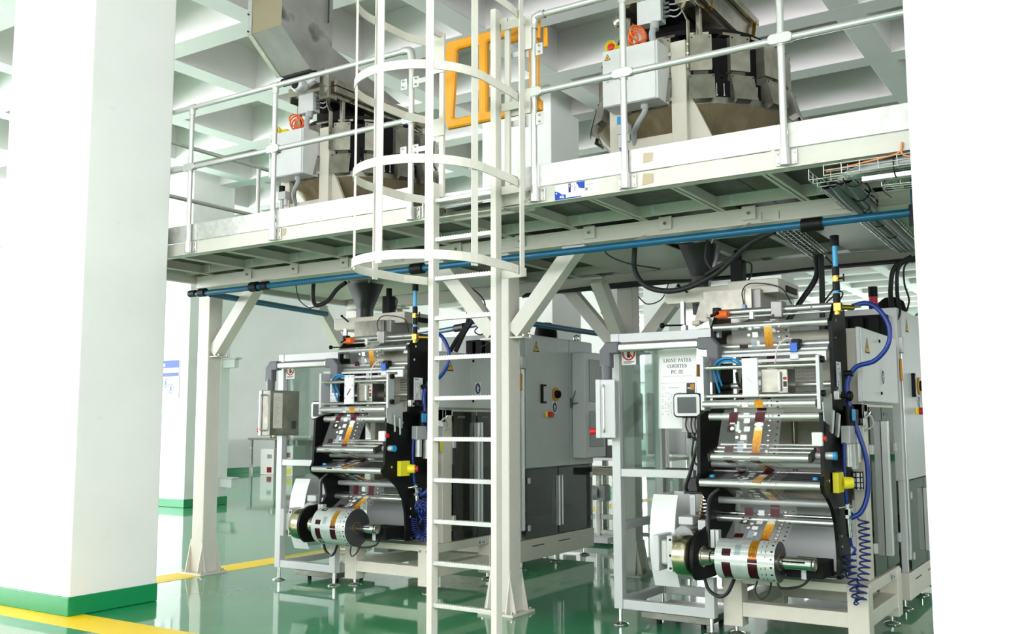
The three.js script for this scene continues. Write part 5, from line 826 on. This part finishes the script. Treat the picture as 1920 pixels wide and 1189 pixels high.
{
  const hang = (name, label, list, m = mat.cable) => { const ps = list[0][0]; const t = thing(name, label, 'cable', [ps[0][0], ps[ps.length - 1][1], ps[0][2]], 'cables hanging under the platform'); for (const [pts, r] of list) part(t, 'cable', tube(pts, r, 50, 8), m); };
  hang('hanging_cable', 'thick black cables looping under the platform beside the right funnel', [[[[-3.32, 2.9, -7.0], [-3.32, 2.7, -7.0], [-3.2, 2.56, -7.0], [-2.95, 2.52, -7.0], [-2.65, 2.62, -7.0], [-2.35, 2.8, -6.9], [-2.12, 2.86, -6.8]], .022], [[[-2.7, 2.92, -7.0], [-2.72, 2.75, -7.0], [-2.66, 2.64, -7.0]], .012], [[[-2.72, 2.62, -6.98], [-2.5, 2.72, -6.95], [-2.25, 2.84, -6.85], [-2.1, 2.88, -6.75]], .016]]);
  hang('hanging_cable', 'thin black cable sagging left of the right funnel', [[[[-3.5, 2.92, -6.8], [-3.46, 2.82, -6.8], [-3.3, 2.74, -6.85], [-3.1, 2.70, -7.0]], .006]]);
  hang('hanging_cable', 'thick black conduits dropping behind the top of the right machine', [[[[-2.18, 2.88, -8.1], [-2.2, 2.7, -8.15], [-2.32, 2.5, -8.1], [-2.42, 2.3, -8.0], [-2.45, 2.1, -7.9]], .024], [[[-2.14, 2.88, -8.1], [-2.14, 2.6, -8.1], [-2.14, 2.1, -8.05]], .024], [[[-2.1, 2.86, -8.1], [-2.02, 2.74, -8.1], [-2.04, 2.6, -8.1], [-2.16, 2.44, -8.1], [-2.08, 2.42, -8.1], [-1.98, 2.52, -8.1], [-2.0, 2.56, -8.1], [-2.12, 2.46, -8.1], [-2.16, 2.36, -8.1]], .007]]);
  hang('hanging_cable', 'cable bunch dropping to the right cabinet beside the blue pipe', [[[[-1.5, 2.86, -8.5], [-1.64, 2.78, -8.5], [-1.68, 2.6, -8.5], [-1.66, 2.4, -8.4], [-1.66, 2.3, -8.3]], .02], [[[-1.45, 2.86, -8.5], [-1.6, 2.79, -8.5], [-1.63, 2.6, -8.5], [-1.6, 2.4, -8.4], [-1.62, 2.3, -8.3]], .016], [[[-1.4, 2.86, -8.5], [-1.55, 2.8, -8.5], [-1.57, 2.65, -8.5], [-1.53, 2.5, -8.45], [-1.54, 2.4, -8.4]], .008]]);
  hang('hanging_cable', 'grey conduits looping at the left funnel under the platform', [[[[-6.95, 2.92, -7.1], [-6.95, 2.75, -7.1], [-6.9, 2.68, -7.1], [-6.8, 2.72, -7.15], [-6.72, 2.84, -7.2], [-6.6, 2.9, -7.2]], .022], [[[-7.2, 2.92, -7.1], [-7.15, 2.76, -7.1], [-7.0, 2.66, -7.1], [-6.9, 2.68, -7.1]], .006]]);
  hang('hanging_cable', 'black conduits dropping behind the ladder to the left machine', [[[[-5.7, 2.86, -7.9], [-5.62, 2.7, -7.9], [-5.6, 2.5, -7.9], [-5.68, 2.3, -7.8], [-5.7, 2.15, -7.7]], .022], [[[-5.8, 2.88, -7.9], [-5.5, 2.74, -7.9], [-5.48, 2.6, -7.9], [-5.6, 2.4, -7.85], [-5.64, 2.2, -7.75]], .024], [[[-5.6, 2.88, -7.9], [-5.4, 2.7, -7.9], [-5.42, 2.5, -7.9], [-5.48, 2.4, -7.85], [-5.4, 2.36, -7.85], [-5.3, 2.42, -7.85], [-5.28, 2.3, -7.85], [-5.4, 2.22, -7.8]], .007]]);
  hang('hanging_cable', 'thin wire dangling from the rear post braces', [[[[-4.6, 2.84, -8.5], [-4.5, 2.8, -8.5], [-4.42, 2.66, -8.5], [-4.4, 2.56, -8.5], [-4.37, 2.64, -8.5]], .006], [[[-4.05, 2.72, -8.6], [-3.95, 2.64, -8.6], [-3.8, 2.68, -8.6], [-3.72, 2.84, -8.6]], .006]]);
}
// ------------------------------------------------------------------ far end of the hall
{
  const sg = single('safety_sign', 'blue and white safety sign on the far left column', 'sign', box(-15.36, -14.62, 1.95, 2.66, -11.578, -11.565), mat.white);
  part(sg, 'sign_print', sheet([-15.35, 1.96, -11.563], [-14.63, 1.96, -11.563], [-14.63, 2.65, -11.563], [-15.35, 2.65, -11.563]), print(360, 345, (c, w, h) => {
    c.fillStyle = '#f2f2ef'; c.fillRect(0, 0, w, h); c.fillStyle = '#274a8f'; c.fillRect(0, 0, w, 70); c.fillStyle = '#3b4a8a'; c.fillRect(0, 112, w, 36); c.fillStyle = '#dfe6ea'; c.fillRect(0, 26, 160, 30); c.fillStyle = '#8a94a8'; c.fillRect(150, 86, 190, 10);
    c.strokeStyle = '#5a6392'; c.lineWidth = 10; for (const [x, y] of [[60, 215], [180, 205], [255, 260]]) { c.beginPath(); c.arc(x, y, 40, 0, 7); c.stroke(); c.fillStyle = '#4a5288'; c.fillRect(x - 12, y - 24, 24, 48); }
  }), { uv: true });
  // cable duct on the column side, white wall shelves
  single('wall_duct', 'black drain pipe running up the white column behind the center post', 'pipe', cyl([-7.2, .1, -12.8], [-7.2, 6.4, -12.8], .05, .05, 12), mat.black);
  for (const [x, y, l] of [[-14.1, 2.63, 'upper short white beam stub beside the far left column'], [-14.2, .42, 'lower short white beam stub beside the far left column']]) { const t = thing('wall_bumper', l, 'rail', [-14.2, y, -12.4], 'white stubs on the column'); part(t, 'rail_top', rb(-14.398, -14.02, y + .06, y + .09, -12.5, -12.35), mat.grey); part(t, 'rail_body', rb(-14.398, -14.08, y - .1, y + .06, -12.48, -12.37), mat.white); }
  // steel work table with clutter
  OFF = V(-1.35, 0, .3);
  const tb = thing('work_table', 'stainless work table far behind the left control panel', 'table', [-19.4, 0, -21.4]);
  part(tb, 'table_top', rb(-21.2, -17.3, 1.0, 1.06, -21.9, -20.7), mat.steel); part(tb, 'table_panel', rb(-21.1, -17.4, .15, 1.0, -21.8, -21.7), mat.greyDark); for (const x of [-21.1, -19.2, -17.4]) part(tb, 'leg', rb(x - .04, x + .04, 0, 1.0, -20.8, -20.72), mat.galv);
  const clut = (n, l, c, g, m, grp) => single(n, l, c, g, m, grp);
  clut('steel_bowl', 'heap of steel parts at the left end of the far work table', 'parts', [ball(-20.6, 1.12, -21.2, .14), ball(-20.3, 1.1, -21.1, .1), rb(-20.4, -19.9, 1.06, 1.16, -21.4, -21.1)], mat.steel);
  clut('plastic_tray', 'low pale tray on the far work table', 'tray', rb(-19.7, -18.9, 1.06, 1.13, -21.3, -21.0), mat.grey);
  clut('steel_jug', 'upright steel container on the far work table', 'container', lathe([[0, 0], [.16, 0], [.16, .4], [.1, .5], [0, .5]], 'y', [-18.5, 1.06, -21.3], 20), mat.steel);
  OFF = V(-2.5, 0, -.35);
  for (const [x, z, w, h, col, l] of [[-19.1, -20.2, .55, .75, '#d9d8d2', 'white carton with a dark red patch in front of the far work table'], [-17.9, -19.8, .5, .85, '#e6e5df', 'white carton with red and yellow labels right of it']]) {
    const c = thing('carton', l, 'box', [x, 0, z], 'cartons on the far floor'); part(c, 'box_body', rb(x - w / 2, x + w / 2, 0, h, z - .25, z + .25, .01), M(col, .8)); part(c, 'label_patch', rb(x, x + w * .35, .06, .22, z + .25, z + .255), x < -18.5 ? mat.redDark : mat.estopYellow); part(c, 'label_patch', rb(x, x + w * .35, h * .62, h * .78, z + .25, z + .255), x < -18.5 ? mat.greyDark : mat.redDark);
  }
  OFF = V(0, 0, 0);
  // outfeed conveyor seen between the cabinet and the guard
  const oc = thing('outfeed_conveyor', 'steel outfeed conveyor behind the left cabinet', 'conveyor', [-5.6, 0, -11.1]);
  each(oc, 'side_rail', [rb(-6.6, -4.6, .84, .93, -10.88, -10.84), rb(-6.6, -4.6, .84, .93, -11.4, -11.36)], mat.steel); part(oc, 'belt', rb(-6.6, -4.6, .89, .92, -11.36, -10.88), mat.dark);
  each(oc, 'leg', [-6.5, -5.72, -4.8].flatMap(x => [-10.9, -11.34].map(z => rb(x - .03, x + .03, 0, .84, z - .03, z + .03))), mat.galv); each(oc, 'cross_rail', [rb(-6.5, -4.8, .3, .36, -10.92, -10.88), rb(-6.5, -4.8, .12, .17, -10.92, -10.88)], mat.galv);
  part(oc, 'drive_motor', [cyl([-5.95, .62, -10.9], [-5.7, .62, -10.9], .09, .09, 18), rb(-5.7, -5.6, .52, .72, -10.98, -10.84, .01)], mat.greyDark); part(oc, 'floor_tray', rb(-6.3, -5.5, .03, .1, -11.2, -10.7), mat.white);
  const pk = thing('packing_station', 'steel packing frame with pale panels behind the outfeed conveyor', 'machine', [-5.7, 0, -12.2]);
  each(pk, 'frame_post', [[-6.5, -11.8], [-5.85, -11.8], [-5.2, -11.8], [-6.5, -12.6], [-5.2, -12.6]].map(([x, z]) => rb(x - .035, x + .035, 0, 2.0, z - .035, z + .035)), mat.galv); each(pk, 'panel', [rb(-6.46, -5.89, 1.25, 1.9, -12.6, -12.57), rb(-5.81, -5.24, 1.05, 1.9, -12.6, -12.57), rb(-6.46, -5.24, .98, 1.02, -12.6, -11.8)], mat.aluMatte);
  part(pk, 'actuator', [cyl([-6.2, 1.02, -11.95], [-6.2, 1.35, -11.95], .06), rb(-6.12, -5.95, 1.02, 1.18, -12.0, -11.9), cyl([-5.7, 1.02, -12], [-5.7, 1.45, -12], .045)], mat.dark); each(pk, 'air_line', [tube([[-6.2, 1.35, -11.95], [-6.1, 1.5, -11.9], [-5.98, 1.4, -11.85], [-5.95, 1.1, -11.85]], .012, 20, 6), tube([[-5.7, 1.45, -12], [-5.8, 1.6, -11.9], [-5.9, 1.3, -11.86]], .012, 20, 6)], mat.cable);
  // pipe under the far ceiling at the right
  single('ceiling_pipe', 'thin grey pipe under the far ceiling at the right', 'pipe', [cyl([-5.2, 5.7, -22], [2.5, 5.7, -22], .06, .06, 10), cyl([-5.2, 5.7, -22], [-5.2, 6.1, -22], .06, .06, 10)], mat.greyDark);
}
scene.traverse(o => { if (o.isMesh) { o.castShadow = true; o.receiveShadow = true; } });
renderer.render(scene, camera);
